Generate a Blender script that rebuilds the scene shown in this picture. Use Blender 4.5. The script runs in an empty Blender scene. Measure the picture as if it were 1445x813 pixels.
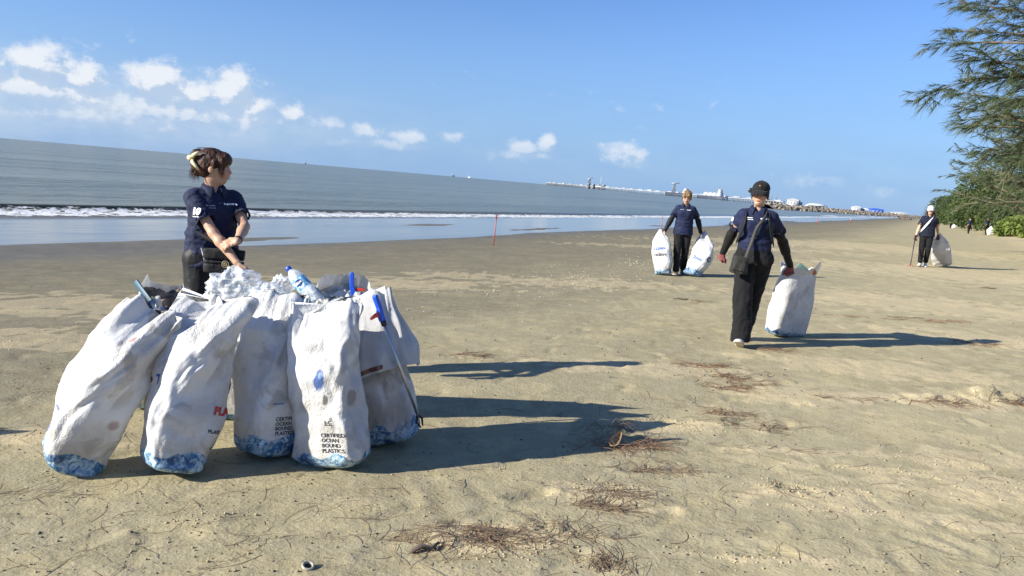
import bpy, bmesh, math, random
import numpy as np
from mathutils import Vector, Matrix, noise as mnoise

# ------------------------------------------------------------------ camera, world, sun, exposure
SC = bpy.context.scene
COL = SC.collection
HCAM = 1.45
FPX = 1085.0
PITCH, ROLL = math.radians(7.87), math.radians(4.86)
cam_d = bpy.data.cameras.new('camera')
cam_d.sensor_width = 36.0
cam_d.lens = 36.0 * FPX / 1445.0
cam_d.clip_start = 0.05
cam_d.clip_end = 30000.0
cam = bpy.data.objects.new('camera', cam_d)
COL.objects.link(cam)
cam.matrix_world = (Matrix.Translation((0, 0, HCAM)) @ Matrix.Rotation(math.pi / 2 - PITCH, 4, 'X')
                    @ Matrix.Rotation(ROLL, 4, 'Z'))
SC.camera = cam

SUN_AZ, SUN_EL = math.radians(249), math.radians(23.5)      # where the sun stands
SHORE = math.radians(28.0)                                      # direction the beach runs
SU, CU = math.sin(SHORE), math.cos(SHORE)

sun_d = bpy.data.lights.new('sun', 'SUN')
sun_d.energy = 5.0
sun_d.angle = math.radians(0.53)
sun_d.color = (1.0, 0.96, 0.86)
sun = bpy.data.objects.new('sun', sun_d)
COL.objects.link(sun)
sdir = Vector((math.sin(SUN_AZ) * math.cos(SUN_EL), math.cos(SUN_AZ) * math.cos(SUN_EL), math.sin(SUN_EL)))
sun.rotation_euler = sdir.to_track_quat('Z', 'Y').to_euler()
sun.location = (-20, -12, 12)

SC.view_settings.view_transform = 'Standard'
SC.view_settings.look = 'None'
SC.view_settings.exposure = 0.95
SC.view_settings.gamma = 1.0
SC.view_settings.use_curve_mapping = False
SC.render.engine = 'CYCLES'
SC.cycles.max_bounces = 8
SC.cycles.transparent_max_bounces = 12
SC.cycles.caustics_reflective = False
SC.cycles.caustics_refractive = False


# ------------------------------------------------------------------ node helper
class NT:
    def __init__(s, tree):
        s.t = tree
        s.n = tree.nodes
        s.l = tree.links

    def add(s, kind, **kw):
        nd = s.n.new(kind)
        for k, v in kw.items():
            setattr(nd, k, v)
        return nd

    def put(s, sock, v):
        if hasattr(v, 'is_linked') or hasattr(v, 'links'):
            s.l.new(v, sock)
        else:
            if isinstance(v, (tuple, list)) and len(v) == 3 and sock.type == 'RGBA':
                v = (*v, 1.0)
            sock.default_value = v

    def math(s, op, a, b=None, c=None, clamp=False):
        nd = s.add('ShaderNodeMath', operation=op, use_clamp=clamp)
        s.put(nd.inputs[0], a)
        if b is not None:
            s.put(nd.inputs[1], b)
        if c is not None:
            s.put(nd.inputs[2], c)
        return nd.outputs[0]

    def vmath(s, op, a, b=None):
        nd = s.add('ShaderNodeVectorMath', operation=op)
        s.put(nd.inputs[0], a)
        if b is not None:
            s.put(nd.inputs[1], b)
        return nd.outputs[0]

    def mix(s, f, a, b, mode='MIX'):
        nd = s.add('ShaderNodeMix', data_type='RGBA', blend_type=mode)
        s.put(nd.inputs[0], f)
        s.put(nd.inputs[6], a)
        s.put(nd.inputs[7], b)
        return nd.outputs[2]

    def ramp(s, v, lo, hi, a=0.0, b=1.0, smooth=True):
        nd = s.add('ShaderNodeMapRange', interpolation_type='SMOOTHSTEP' if smooth else 'LINEAR')
        s.put(nd.inputs[0], v)
        for i, x in enumerate((lo, hi, a, b)):
            s.put(nd.inputs[i + 1], x)
        return nd.outputs[0]

    def noise(s, vec, scale, detail=4, rough=0.55, dist=0.0, dim='3D'):
        nd = s.add('ShaderNodeTexNoise', noise_dimensions=dim)
        if vec is not None:
            s.l.new(vec, nd.inputs['Vector'])
        s.put(nd.inputs['Scale'], scale)
        s.put(nd.inputs['Detail'], detail)
        s.put(nd.inputs['Roughness'], rough)
        s.put(nd.inputs['Distortion'], dist)
        return nd.outputs[0]

    def vor(s, vec, scale, feature='F1', rnd=1.0):
        nd = s.add('ShaderNodeTexVoronoi', feature=feature)
        if vec is not None:
            s.l.new(vec, nd.inputs['Vector'])
        s.put(nd.inputs['Scale'], scale)
        s.put(nd.inputs['Randomness'], rnd)
        return nd

    def scale(s, vec, sc):
        nd = s.add('ShaderNodeMapping')
        s.l.new(vec, nd.inputs[0])
        nd.inputs['Scale'].default_value = sc
        return nd.outputs[0]

    def xyz(s, vec):
        nd = s.add('ShaderNodeSeparateXYZ')
        s.l.new(vec, nd.inputs[0])
        return nd.outputs

    def comb(s, x, y, z=0.0):
        nd = s.add('ShaderNodeCombineXYZ')
        s.put(nd.inputs[0], x)
        s.put(nd.inputs[1], y)
        s.put(nd.inputs[2], z)
        return nd.outputs[0]

    def attr(s, name):
        nd = s.add('ShaderNodeAttribute', attribute_name=name)
        return nd.outputs

    def bump(s, h, strength=0.5, dist=0.01, normal=None):
        nd = s.add('ShaderNodeBump')
        s.put(nd.inputs['Height'], h)
        nd.inputs['Strength'].default_value = strength
        nd.inputs['Distance'].default_value = dist
        if normal is not None:
            s.l.new(normal, nd.inputs['Normal'])
        return nd.outputs[0]


def mat(name):
    m = bpy.data.materials.new(name)
    m.use_nodes = True
    t = NT(m.node_tree)
    b = m.node_tree.nodes['Principled BSDF']
    return m, t, b


def pbr(name, col, rough=0.6, var=0.12, vscale=6.0, bump=0.0, bscale=60.0, metal=0.0, spec=0.5, sheen=0.0,
        bdist=0.004, coords='Object', stretch=(1, 1, 1)):
    """plain procedural material: base colour broken up by noise, optional fine relief"""
    m, t, b = mat(name)
    co = t.add('ShaderNodeTexCoord').outputs[coords]
    if stretch != (1, 1, 1):
        co = t.scale(co, stretch)
    n = t.noise(co, vscale, 5, 0.6)
    f = t.ramp(n, 0.3, 0.7, 1.0 - var, 1.0 + var)
    mul = t.add('ShaderNodeVectorMath', operation='SCALE')
    mul.inputs[0].default_value = col[:3]
    t.l.new(f, mul.inputs[3])
    t.l.new(mul.outputs[0], b.inputs['Base Color'])
    b.inputs['Roughness'].default_value = rough
    b.inputs['Metallic'].default_value = metal
    b.inputs['Specular IOR Level'].default_value = spec
    if sheen:
        b.inputs['Sheen Weight'].default_value = sheen
    if bump:
        t.l.new(t.bump(t.noise(co, bscale, 4, 0.6), bump, bdist), b.inputs['Normal'])
    return m


# ------------------------------------------------------------------ world: physical sky with cumulus low over the sea
world = bpy.data.worlds.new('World')
SC.world = world
world.use_nodes = True
W = NT(world.node_tree)
bg = world.node_tree.nodes['Background']
SKY_STRENGTH = 0.06
sky = W.add('ShaderNodeTexSky', sky_type='NISHITA')
sky.sun_disc = False
sky.sun_elevation = SUN_EL
sky.sun_rotation = SUN_AZ
sky.altitude = 0.0
sky.air_density = 1.0
sky.dust_density = 0.25
sky.ozone_density = 1.6
gen = W.add('ShaderNodeTexCoord').outputs['Generated']
gx, gy, gz = W.xyz(gen)
AZ = W.math('ARCTAN2', gx, gy)
EL = W.math('ARCSINE', gz)


def cloud_group():
    g = bpy.data.node_groups.new('cumulus', 'ShaderNodeTree')
    g.interface.new_socket('az', in_out='INPUT', socket_type='NodeSocketFloat')
    g.interface.new_socket('el', in_out='INPUT', socket_type='NodeSocketFloat')
    g.interface.new_socket('density', in_out='OUTPUT', socket_type='NodeSocketFloat')
    t = NT(g)
    gi = t.add('NodeGroupInput')
    go = t.add('NodeGroupOutput')
    a, e = gi.outputs[0], gi.outputs[1]
    v = t.comb(t.math('MULTIPLY', a, 1.0), t.math('MULTIPLY', e, 1.25), 3.7)
    fine = t.noise(v, 38.0, 8, 0.60, 0.0)
    # heaps of cloud: (azimuth, elevation of the middle, half width, half height) in degrees
    heaps = [(-35.5, 4.5, 2.6, 1.1, .62), (-31.8, 4.8, 2.4, 1.2, .68), (-29.6, 4.3, 1.6, .9, .56), (-33.5, 3.0, 6.5, 1.1, .52), (-38.5, 4.0, 2.5, 1.8, .6), (-25.4, 4.7, 2.3, 1.2, .68), (-23.6, 4.0, 2.2, 1.2, .6),
             (-20.6, 4.5, 1.7, 1.4, .70), (-19.2, 3.7, 1.5, 1.0, .58), (-23.5, 2.7, 7.5, 1.0, .52), (-30.0, 1.9, 10.0, .9, .48), (-16.8, 3.4, 1.1, .7, .54), (-14.6, 3.0, 1.8, .6, .46),
             (-11.6, 2.7, 1.2, .6, .54), (-8.4, 2.5, 1.4, .6, .54), (-9.5, 1.8, 4.5, .5, .42), (-5.4, 2.8, 1.0, .5, .44), (.0, 2.5, 1.4, .6, .54), (1.6, 3.0, .9, .8, .58), (.6, 1.9, 3.2, .5, .44),
             (7.2, 2.7, 1.7, .9, .55), (8.4, 2.0, 2.2, .6, .46), (20.5, 1.9, 2.6, .6, .36), (24.5, 1.3, 1.6, .5, .34)]
    tot = None
    for (ca, ce, wa, we, amp) in heaps:
        da = t.math('DIVIDE', t.math('SUBTRACT', a, math.radians(ca)), math.radians(wa))
        de = t.math('DIVIDE', t.math('SUBTRACT', e, math.radians(ce)), math.radians(we))
        r2 = t.math('ADD', t.math('MULTIPLY', da, da), t.math('MULTIPLY', de, de))
        w = t.math('MULTIPLY', t.math('POWER', 2.718, t.math('MULTIPLY', r2, -0.9)), amp)
        tot = w if tot is None else t.math('MAXIMUM', tot, w)
    # the same kind of cloud goes on round the rest of the horizon
    far = t.ramp(t.math('ABSOLUTE', a), math.radians(38), math.radians(48))
    low = t.noise(t.comb(a, t.math('MULTIPLY', e, 0.6), 9.1), 5.0, 2, 0.5)
    band = t.math('MULTIPLY', t.ramp(e, math.radians(1), math.radians(4)), t.ramp(e, math.radians(6), math.radians(11), 1.0, 0.0))
    oth = t.math('MULTIPLY', t.math('MULTIPLY', t.ramp(low, .42, .62, 0, .58), band), far)
    tot = t.math('MAXIMUM', tot, oth)
    dens = t.math('ADD', tot, t.math('MULTIPLY', t.math('SUBTRACT', fine, 0.5), 1.15))
    t.l.new(dens, go.inputs[0])
    return g


CG = cloud_group()


def cloud_at(da, de):
    nd = W.add('ShaderNodeGroup')
    nd.node_tree = CG
    W.l.new(W.math('ADD', AZ, da), nd.inputs[0])
    W.l.new(W.math('ADD', EL, de), nd.inputs[1])
    return nd.outputs[0]


d0 = cloud_at(0.0, 0.0)
d1 = cloud_at(-0.008, 0.012)
alpha = W.math('MULTIPLY', W.math('MULTIPLY', W.ramp(d0, 0.14, 0.55), W.ramp(EL, math.radians(6.8), math.radians(9.0), 1.0, 0.0)), 0.86)
lit = W.ramp(W.math('SUBTRACT', d0, d1), -0.12, 0.17)
lowfade = W.ramp(EL, math.radians(0.8), math.radians(4.2), 0.25, 1.0)
alpha = W.math('MULTIPLY', alpha, lowfade)
ccol = W.mix(lit, (4.3, 5.4, 7.0), (7.9, 8.1, 8.4))
# thin veil close to the horizon
veil = W.math('MULTIPLY', W.ramp(EL, math.radians(-1.0), math.radians(16.0), 0.92, 0.0),
              W.ramp(W.noise(W.comb(AZ, W.math('MULTIPLY', EL, 3.0), 0.0), 9.0, 4, 0.5), 0.25, 0.75, 0.85, 1.0))
skyc = W.mix(1.0, sky.outputs[0], (0.74, 1.0, 1.52), 'MULTIPLY')
base = W.mix(veil, skyc, (2.45, 4.1, 6.9))
# hazy bank of thin cloud behind the heaps, thickest towards the open sea
bda = W.math('DIVIDE', W.math('ADD', AZ, math.radians(31)), math.radians(17))
bde = W.math('DIVIDE', W.math('SUBTRACT', EL, math.radians(2.6)), math.radians(2.3))
bank = W.math('POWER', 2.718, W.math('MULTIPLY', W.math('ADD', W.math('MULTIPLY', bda, bda), W.math('MULTIPLY', bde, bde)), -1.0))
bank = W.math('MULTIPLY', bank, W.ramp(W.noise(W.comb(AZ, W.math('MULTIPLY', EL, 2.2), 5.0), 16.0, 5, 0.55), 0.30, 0.68, 0.30, 0.85))
base = W.mix(bank, base, (5.4, 6.3, 7.5))
W.l.new(W.mix(alpha, base, ccol), bg.inputs['Color'])
bg.inputs['Strength'].default_value = SKY_STRENGTH
world.cycles.sampling_method = 'MANUAL'
world.cycles.sample_map_resolution = 512


# ------------------------------------------------------------------ pixel -> direction (of the photograph), placing helpers
def ray(px, py):
    x = (px - 722.5) / FPX
    y = -(py - 406.5) / FPX
    c, s = math.cos(ROLL), math.sin(ROLL)
    X = c * x - s * y
    Y = s * x + c * y
    return Vector((X, math.cos(PITCH) + Y * math.sin(PITCH), -math.sin(PITCH) + Y * math.cos(PITCH)))


def at(px, py, depth):
    d = ray(px, py)
    return d * (depth / d.y) + Vector((0, 0, HCAM))


def un(x, y):
    return x * SU + y * CU, -x * CU + y * SU


def xy(u, n):
    return u * SU - n * CU, u * CU + n * SU


# ------------------------------------------------------------------ vectorised gradient noise
def _hash(ix, iy, iz, seed):
    h = (ix.astype(np.int64) * 374761393 + iy.astype(np.int64) * 668265263 + iz.astype(np.int64) * 2147483647 + seed * 1274126177) & 0xffffffff
    h = ((h ^ (h >> 13)) * 1274126177) & 0xffffffff
    h = ((h ^ (h >> 16)) * 2246822519) & 0xffffffff
    return (h ^ (h >> 15)) & 0xffffffff


_G = np.array([[1, 1, 0], [-1, 1, 0], [1, -1, 0], [-1, -1, 0], [1, 0, 1], [-1, 0, 1], [1, 0, -1], [-1, 0, -1],
               [0, 1, 1], [0, -1, 1], [0, 1, -1], [0, -1, -1], [1, 1, 0], [-1, 1, 0], [0, -1, 1], [0, -1, -1]], float)


def pn(x, y, z=0.0, seed=0):
    x, y, z = np.broadcast_arrays(np.asarray(x, float), np.asarray(y, float), np.asarray(z, float))
    xi, yi, zi = np.floor(x), np.floor(y), np.floor(z)
    fx, fy, fz = x - xi, y - yi, z - zi
    xi, yi, zi = xi.astype(np.int64), yi.astype(np.int64), zi.astype(np.int64)
    wx, wy, wz = (q * q * q * (q * (q * 6 - 15) + 10) for q in (fx, fy, fz))
    out = 0.0
    for dx in (0, 1):
        for dy in (0, 1):
            for dz in (0, 1):
                g = _G[_hash(xi + dx, yi + dy, zi + dz, seed) & 15]
                dot = g[..., 0] * (fx - dx) + g[..., 1] * (fy - dy) + g[..., 2] * (fz - dz)
                out = out + dot * (wx if dx else 1 - wx) * (wy if dy else 1 - wy) * (wz if dz else 1 - wz)
    return out


def fbm(x, y, z=0.0, oct=4, seed=0, gain=0.5, ridged=False):
    s, a, f = 0.0, 1.0, 1.0
    for i in range(oct):
        v = pn(x * f, y * f, np.asarray(z) * f, seed + i * 17)
        if ridged:
            v = 0.35 - np.abs(v)
        s = s + a * v
        a *= gain
        f *= 2.03
    return s


def sstep(x, a, b):
    t = np.clip((x - a) / (b - a), 0, 1)
    return t * t * (3 - 2 * t)


# ------------------------------------------------------------------ object helpers
def link(name, mesh, m=None, parent=None, smooth=True):
    o = bpy.data.objects.new(name, mesh)
    COL.objects.link(o)
    if m is not None:
        for q in (m if isinstance(m, (list, tuple)) else [m]):
            mesh.materials.append(q)
    if smooth:
        mesh.polygons.foreach_set('use_smooth', np.ones(len(mesh.polygons), bool))
    if parent is not None:
        o.parent = parent
    return o


def mesh_np(name, V, F):
    """fast mesh from numpy arrays; F is (n,3) or (n,4)"""
    me = bpy.data.meshes.new(name)
    V = np.ascontiguousarray(V, np.float32)
    F = np.ascontiguousarray(F, np.int32)
    k = F.shape[1]
    me.vertices.add(len(V))
    me.vertices.foreach_set('co', V.ravel())
    me.loops.add(F.size)
    me.loops.foreach_set('vertex_index', F.ravel())
    me.polygons.add(len(F))
    me.polygons.foreach_set('loop_start', np.arange(0, F.size, k, dtype=np.int32))
    me.polygons.foreach_set('loop_total', np.full(len(F), k, np.int32))
    me.update(calc_edges=True)
    me.validate()
    return me


def grid_faces(nr, nc, wrap=False):
    r = np.arange(nr - 1)[:, None]
    c = np.arange(nc if wrap else nc - 1)[None, :]
    c2 = (c + 1) % nc
    return np.stack([r * nc + c, r * nc + c2, (r + 1) * nc + c2, (r + 1) * nc + c], -1).reshape(-1, 4)


def fattr(me, name, vals):
    a = me.attributes.new(name, 'FLOAT', 'POINT')
    a.data.foreach_set('value', np.ascontiguousarray(vals, np.float32).ravel())


def cattr(me, name, cols):
    a = me.attributes.new(name, 'FLOAT_COLOR', 'POINT')
    c = np.ones((len(cols), 4), np.float32)
    c[:, :3] = cols
    a.data.foreach_set('color', c.ravel())


def tag(o, label=None, cat=None, group=None, kind=None):
    if label:
        o['label'] = label
    if cat:
        o['category'] = cat
    if group:
        o['group'] = group
    if kind:
        o['kind'] = kind
    return o


def empty(name, loc=(0, 0, 0), rz=0.0):
    o = bpy.data.objects.new(name, None)
    COL.objects.link(o)
    o.empty_display_size = 0.1
    o.location = loc
    o.rotation_euler = (0, 0, rz)
    return o


def tri_merge(parts):
    """join (V,F) arrays (all triangles or all quads)"""
    Vs, Fs, off = [], [], 0
    for V, F in parts:
        Vs.append(V)
        Fs.append(F + off)
        off += len(V)
    return np.concatenate(Vs), np.concatenate(Fs)


def frame_of(d, hint=(0, 0, 1)):
    d = Vector(d).normalized()
    h = Vector(hint)
    x = h.cross(d)
    if x.length < 1e-4:
        x = Vector((1, 0, 0)).cross(d)
    x.normalize()
    y = d.cross(x)
    return x, y, d


def tube_np(pts, rad, k=6, cap=True):
    """tube through points: (V,F quads)"""
    P = np.array([list(p) for p in pts], float)
    n = len(P)
    R = np.broadcast_to(np.asarray(rad, float), (n,))
    T = np.gradient(P, axis=0)
    T /= np.linalg.norm(T, axis=1)[:, None] + 1e-12
    ref = np.array([0, 0, 1.0]) if abs(T[0, 2]) < 0.9 else np.array([1.0, 0, 0])
    V = []
    for i in range(n):
        a = np.cross(ref, T[i])
        a /= np.linalg.norm(a) + 1e-12
        b = np.cross(T[i], a)
        ref = b if False else ref
        ang = np.arange(k) * 2 * math.pi / k
        V.append(P[i] + R[i] * (np.cos(ang)[:, None] * a + np.sin(ang)[:, None] * b))
    V = np.concatenate(V)
    F = grid_faces(n, k, True)
    if cap:
        c0, c1 = len(V), len(V) + 1
        V = np.vstack([V, P[0], P[-1]])
        ks = np.arange(k)
        k2 = (ks + 1) % k
        f0 = np.stack([np.full(k, c0), k2, ks, ks], -1)
        # keep quads only: split caps as degenerate-free quads by pairing
        q0, q1 = [], []
        for i in range(0, k, 2):
            q0.append([c0, (i + 2) % k, (i + 1) % k, i])
            b_ = (n - 1) * k
            q1.append([c1, b_ + i, b_ + (i + 1) % k, b_ + (i + 2) % k])
        F = np.vstack([F, q0, q1])
    return V, F


def box_np(c, s, R=None, bevel=0.0):
    c = np.array(c, float)
    h = np.array(s, float) / 2
    V = np.array([[x, y, z] for x in (-1, 1) for y in (-1, 1) for z in (-1, 1)], float) * h
    if R is not None:
        V = V @ np.array(R, float).T
    F = np.array([[0, 1, 3, 2], [4, 6, 7, 5], [0, 4, 5, 1], [2, 3, 7, 6], [0, 2, 6, 4], [1, 5, 7, 3]])
    return V + c, F


def bevel_mod(o, w, seg=2):
    m = o.modifiers.new('bevel', 'BEVEL')
    m.width = w
    m.segments = seg
    m.limit_method = 'ANGLE'
    return o


def lathe_np(prof, k=20, origin=(0, 0, 0), axis=(0, 0, 1)):
    x, y, d = frame_of(axis, (0.3, 1, 0.1))
    x, y, d = (np.array(q) for q in (x, y, d))
    ang = np.arange(k) * 2 * math.pi / k
    V = np.concatenate([np.array(origin) + d * h + r * (np.cos(ang)[:, None] * x + np.sin(ang)[:, None] * y) for (r, h) in prof])
    return V, grid_faces(len(prof), k, True)

# ------------------------------------------------------------------ the beach
SEA_Z = -0.50
_N = np.array([-400, -60, -14, -10, -7, -4, -2, 0, 2.5, 5, 8, 11, 13.4, 15, 17, 19.5, 22, 30, 60, 200, 9000.])
_Z = np.array([2.5, 1.8, 1.10, .85, .48, .14, .06, .03, .0, -.09, -.24, -.39, -.500, -.512, -.518, -.54, -.7, -1.1, -2.5, -6, -14.])


def base_z(x, y):
    u, n = un(np.asarray(x, float), np.asarray(y, float))
    z = (np.interp(n - 0.5, _N, _Z) + np.interp(n, _N, _Z) + np.interp(n + 0.5, _N, _Z)) / 3
    z = z + 0.0042 * np.clip(u - 4, 0, 24) * (1 - sstep(n, 2, 9))
    # faint bars and troughs in the swash, running along the shore
    sw = sstep(n, 12.5, 14.5) * (1 - sstep(n, 18.5, 21))
    bars = pn(u * 0.06, n * 0.42, 2.2, 5) * 0.030 + pn(u * 0.15, n * 0.9, 4.2, 7) * 0.012
    z = z + sw * bars
    return z


rng = np.random.default_rng(11)


def ground_hit(px, py, z=None):
    d = ray(px, py)
    zz = 0.0 if z is None else z
    for _ in range(12):
        t = (zz - HCAM) / d.z
        p = d * t
        if z is not None:
            break
        zz = float(base_z(p.x, p.y))
    return Vector((p.x, p.y, zz))


# footprints: (x, y, heading, depth)
FEET = []


def walk(px0, px1, step=0.62, side=0.09, jit=0.03, depth=0.007):
    a, b = ground_hit(*px0), ground_hit(*px1)
    d = (b - a)
    L = d.length
    h = math.atan2(d.x, d.y)
    nx, ny = math.cos(h), -math.sin(h)
    for i in range(int(L / step)):
        t = i * step / L
        s = side * (1 if i % 2 else -1)
        FEET.append((a.x + d.x * t + nx * s + rng.normal(0, jit), a.y + d.y * t + ny * s + rng.normal(0, jit), h + rng.normal(0, .12), depth * rng.uniform(.6, 1.2)))


for a, b in [((560, 790), (960, 470)), ((120, 780), (700, 600)), ((820, 800), (1150, 520)), ((1320, 800), (1000, 520)), ((1440, 640), (1120, 470)),
             ((20, 730), (480, 760)), ((640, 560), (900, 420)), ((1430, 500), (1180, 430)), ((900, 760), (1420, 690)), ((60, 560), (20, 460)), ((690, 640), (1000, 600))]:
    walk(a, b)
for _ in range(70):
    p = ground_hit(rng.uniform(-50, 1500), rng.uniform(420, 800))
    FEET.append((p.x, p.y, rng.uniform(-3, 3), rng.uniform(.003, .008)))
p = ground_hit(745, 700)
FEET.append((p.x, p.y, 1.1, .016))

# dry, paler patches: (px, py, radius along x, radius along y in metres)
DRY = [(560, 400, 1.6, .9), (640, 388, .9, .6), (420, 395, 1.0, .5), (1390, 690, .55, .35), (1330, 650, .5, .2), (1150, 700, .5, .12), (1240, 665, .5, .07),
       (1190, 720, .45, .06), (1330, 570, .9, .25), (1400, 745, .6, .12), (700, 765, .25, .12), (850, 700, .35, .16), (960, 600, .4, .2),
       (1230, 520, 1.3, .5), (1390, 480, 1.6, .6), (900, 520, 1.0, .3), (1140, 560, .7, .3), (60, 620, .5, .15), (1000, 350, 5, 1.2), (830, 400, 2.0, .8),
       (1300, 430, 3, 1.3), (1380, 390, 5, 2.5), (1180, 345, 8, 4), (100, 430, 1.4, .9), (60, 480, .9, .5), (1050, 790, .3, .06), (1180, 640, .6, .07)]
MOUNDS = [(1393, 563, .34, .15, .075), (1330, 566, .4, .12, .03), (868, 612, .22, .10, .035), (1100, 690, .13, .09, .018), (640, 760, .28, .10, .016),
          (760, 745, .26, .09, .014), (850, 705, .22, .09, .014), (1010, 600, .25, .12, .014), (560, 590, .2, .1, .0)]
HOLLOWS = [(1105, 688, .05, .05, .02), (290, 735, .25, .12, -.008)]


def micro(x, y):
    u, n = un(x, y)
    r = np.hypot(x, y)
    z = 0.014 * fbm(x * .45, y * .45, 1.3, 2, 3) + 0.0035 * fbm(x * 2.1, y * 2.1, 7.1, 2, 31)
    soft = sstep(pn(x * .5, y * .5, 4.4, 51), .02, .35)
    rough = fbm(x * 9, y * 9, 2.0, 2, 71, .6)
    z = z + (0.0010 + .0035 * soft) * rough
    z = z * (1 - .85 * sstep(n, 7, 11))
    dry = np.zeros_like(x)
    edge = fbm(x * 3.2, y * 3.2, 5.0, 3, 91, .6)
    for (px, py, rx, ry) in DRY:
        p = ground_hit(px, py)
        e = np.hypot((x - p.x) / rx, (y - p.y) / ry) + edge * .9
        dry = np.maximum(dry, 1 - sstep(e, .55, 1.15))
    # crust: small broken pieces stand proud on the dry patches
    z = z + dry * (r < 16) * (.003 + .007 * np.clip(fbm(x * 14, y * 14, 3.0, 2, 121, .6), -.2, .6))
    for (px, py, rx, ry, h) in MOUNDS:
        p = ground_hit(px, py)
        e = np.hypot((x - p.x) / rx, (y - p.y) / ry)
        m = e < 2.2
        if m.any():
            z[m] += h * np.exp(-e[m] ** 2 * 1.6) * (1 + .9 * fbm(x[m] * 11, y[m] * 11, 8.0, 3, 141, .65))
    for (px, py, rx, ry, h) in HOLLOWS:
        p = ground_hit(px, py)
        e = np.hypot((x - p.x) / rx, (y - p.y) / ry)
        z = z - h * np.exp(-e * e * 1.5)
    near = r < 14
    if near.any():
        xs, ys = x[near], y[near]
        dz = np.zeros_like(xs)
        for (fx, fy, h, dep) in FEET:
            m = (np.abs(xs - fx) < .26) & (np.abs(ys - fy) < .26)
            if not m.any():
                continue
            ex, ey = xs[m] - fx, ys[m] - fy
            a = ex * math.sin(h) + ey * math.cos(h)
            b = ex * math.cos(h) - ey * math.sin(h)
            wdt = .042 - .010 * np.clip(a / .12, -1, 1) * -1
            e = (np.abs(a / .135) ** 3 + np.abs(b / wdt) ** 3) ** (1 / 3)
            tread = .35 * np.sin(a * 150) * (np.abs(b) < .035)
            dz[m] += np.where(e < 1, -dep * (1 - e ** 6) * (1 + tread), 0) + dep * .55 * np.exp(-((e - 1.18) / .16) ** 2)
        z[near] += dz
    # drag marks left by sacks
    for (a0, b0, wd, dp) in [((600, 665), (640, 740), .05, .003), ((640, 740), (780, 690), .03, .004), ((300, 800), (520, 742), .02, .003)]:
        A, B = ground_hit(*a0), ground_hit(*b0)
        dx, dy = B.x - A.x, B.y - A.y
        L2 = dx * dx + dy * dy
        t = np.clip(((x - A.x) * dx + (y - A.y) * dy) / L2, 0, 1)
        dd = np.hypot(x - A.x - t * dx, y - A.y - t * dy)
        z = z - dp * np.exp(-(dd / wd) ** 2) + dp * .6 * np.exp(-((dd - wd * 1.6) / (wd * .5)) ** 2)
    return z, dry


def ground_z(x, y):
    a, b = np.array([float(x)]), np.array([float(y)])
    return float((base_z(a, b) + micro(a, b)[0])[0])


def gpt(px, py):
    p = ground_hit(px, py)
    p.z = ground_z(p.x, p.y)
    return p


def graded(stops):
    """coordinates from (position, spacing) stops, spacing interpolated in between"""
    out = [stops[0][0]]
    while out[-1] < stops[-1][0]:
        out.append(out[-1] + float(np.interp(out[-1], [s[0] for s in stops], [s[1] for s in stops])))
    return np.array(out)


ys = np.concatenate([[-60, -20, -8, -3, -1, .5, 1.4], graded([(1.9, .025), (2.3, .0195), (4.2, .022), (6, .042), (8, .075), (12, .14), (20, .35), (40, .9), (90, 3), (400, 14), (1600, 90), (9000, 900)])])
xr = graded([(0, .027), (2.6, .028), (4.5, .05), (8, .09), (14, .18), (30, .6), (80, 2), (300, 10), (900, 50), (6000, 700)])
xs_ = np.concatenate([-xr[:0:-1], xr])
GX, GY = np.meshgrid(xs_, ys)
fx, fy = GX.ravel(), GY.ravel()
mz, dry = micro(fx, fy)
bz = base_z(fx, fy)
V = np.stack([fx, fy, bz + mz], -1)
gme = mesh_np('ground', V, grid_faces(len(ys), len(xs_)))
_u, _n = un(fx, fy)
wob = fbm(_u * .12, _n * .5, 0, 3, 201)
fattr(gme, 'wet', sstep(_n + wob * 1.6, 8.6, 12.2))
fattr(gme, 'sheen', sstep(_n + wob * .6, 11.9, 13.3))
fattr(gme, 'dry', np.clip(dry + .75 * sstep(-_n, 2.5, 6), 0, 1))
fattr(gme, 'moist', np.interp(_n + wob * 1.3 + .25 * fbm(fx * .8, fy * .8, 2.0, 3, 207), [0, 1.5, 3, 4.5, 6.6, 10], [0, .1, .34, .66, .95, 1.0]))
fattr(gme, 'band', np.exp(-((_n - 4.9 - wob * .8) / 1.0) ** 2))

m_sand, t, b = mat('beach sand')
co = t.add('ShaderNodeTexCoord').outputs['Object']
wet, shn, dryA, bandA = t.attr('wet')[2], t.attr('sheen')[2], t.attr('dry')[2], t.attr('band')[2]
n1 = t.noise(co, 0.9, 6, .6)
n2 = t.noise(co, 7.0, 6, .62)
n3 = t.noise(co, 55.0, 4, .6)
grain = t.noise(co, 420.0, 2, .5)
fine = t.math('ADD', t.math('MULTIPLY', n2, .55), t.math('MULTIPLY', n3, .45))
damp = t.mix(t.ramp(n1, .35, .65), (.375, .327, .218), (.435, .385, .262))
damp = t.mix(t.ramp(fine, .42, .62), damp, (.475, .422, .300))
pale = t.mix(t.ramp(n3, .3, .7), (.50, .42, .285), (.61, .525, .37))
dryf = t.math('MULTIPLY', t.ramp(t.math('ADD', dryA, t.math('MULTIPLY', t.math('SUBTRACT', n2, .5), 1.5)), .25, .8), .85)
col = t.mix(dryf, damp, pale)
spk = t.ramp(t.noise(co, 140.0, 2, .5), .66, .74)
col = t.mix(t.math('MULTIPLY', spk, .55), col, (.10, .075, .05))
shell = t.ramp(t.noise(t.vmath('ADD', co, (3.1, 7.7, 1.0)), 95.0, 2, .5), .69, .75)
col = t.mix(t.math('MULTIPLY', shell, t.math('ADD', .25, bandA)), col, (.62, .56, .46))
col = t.mix(t.ramp(grain, .3, .7, 0, .35), col, t.mix(1.0, col, (.72, .70, .66), 'MULTIPLY'))
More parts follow.
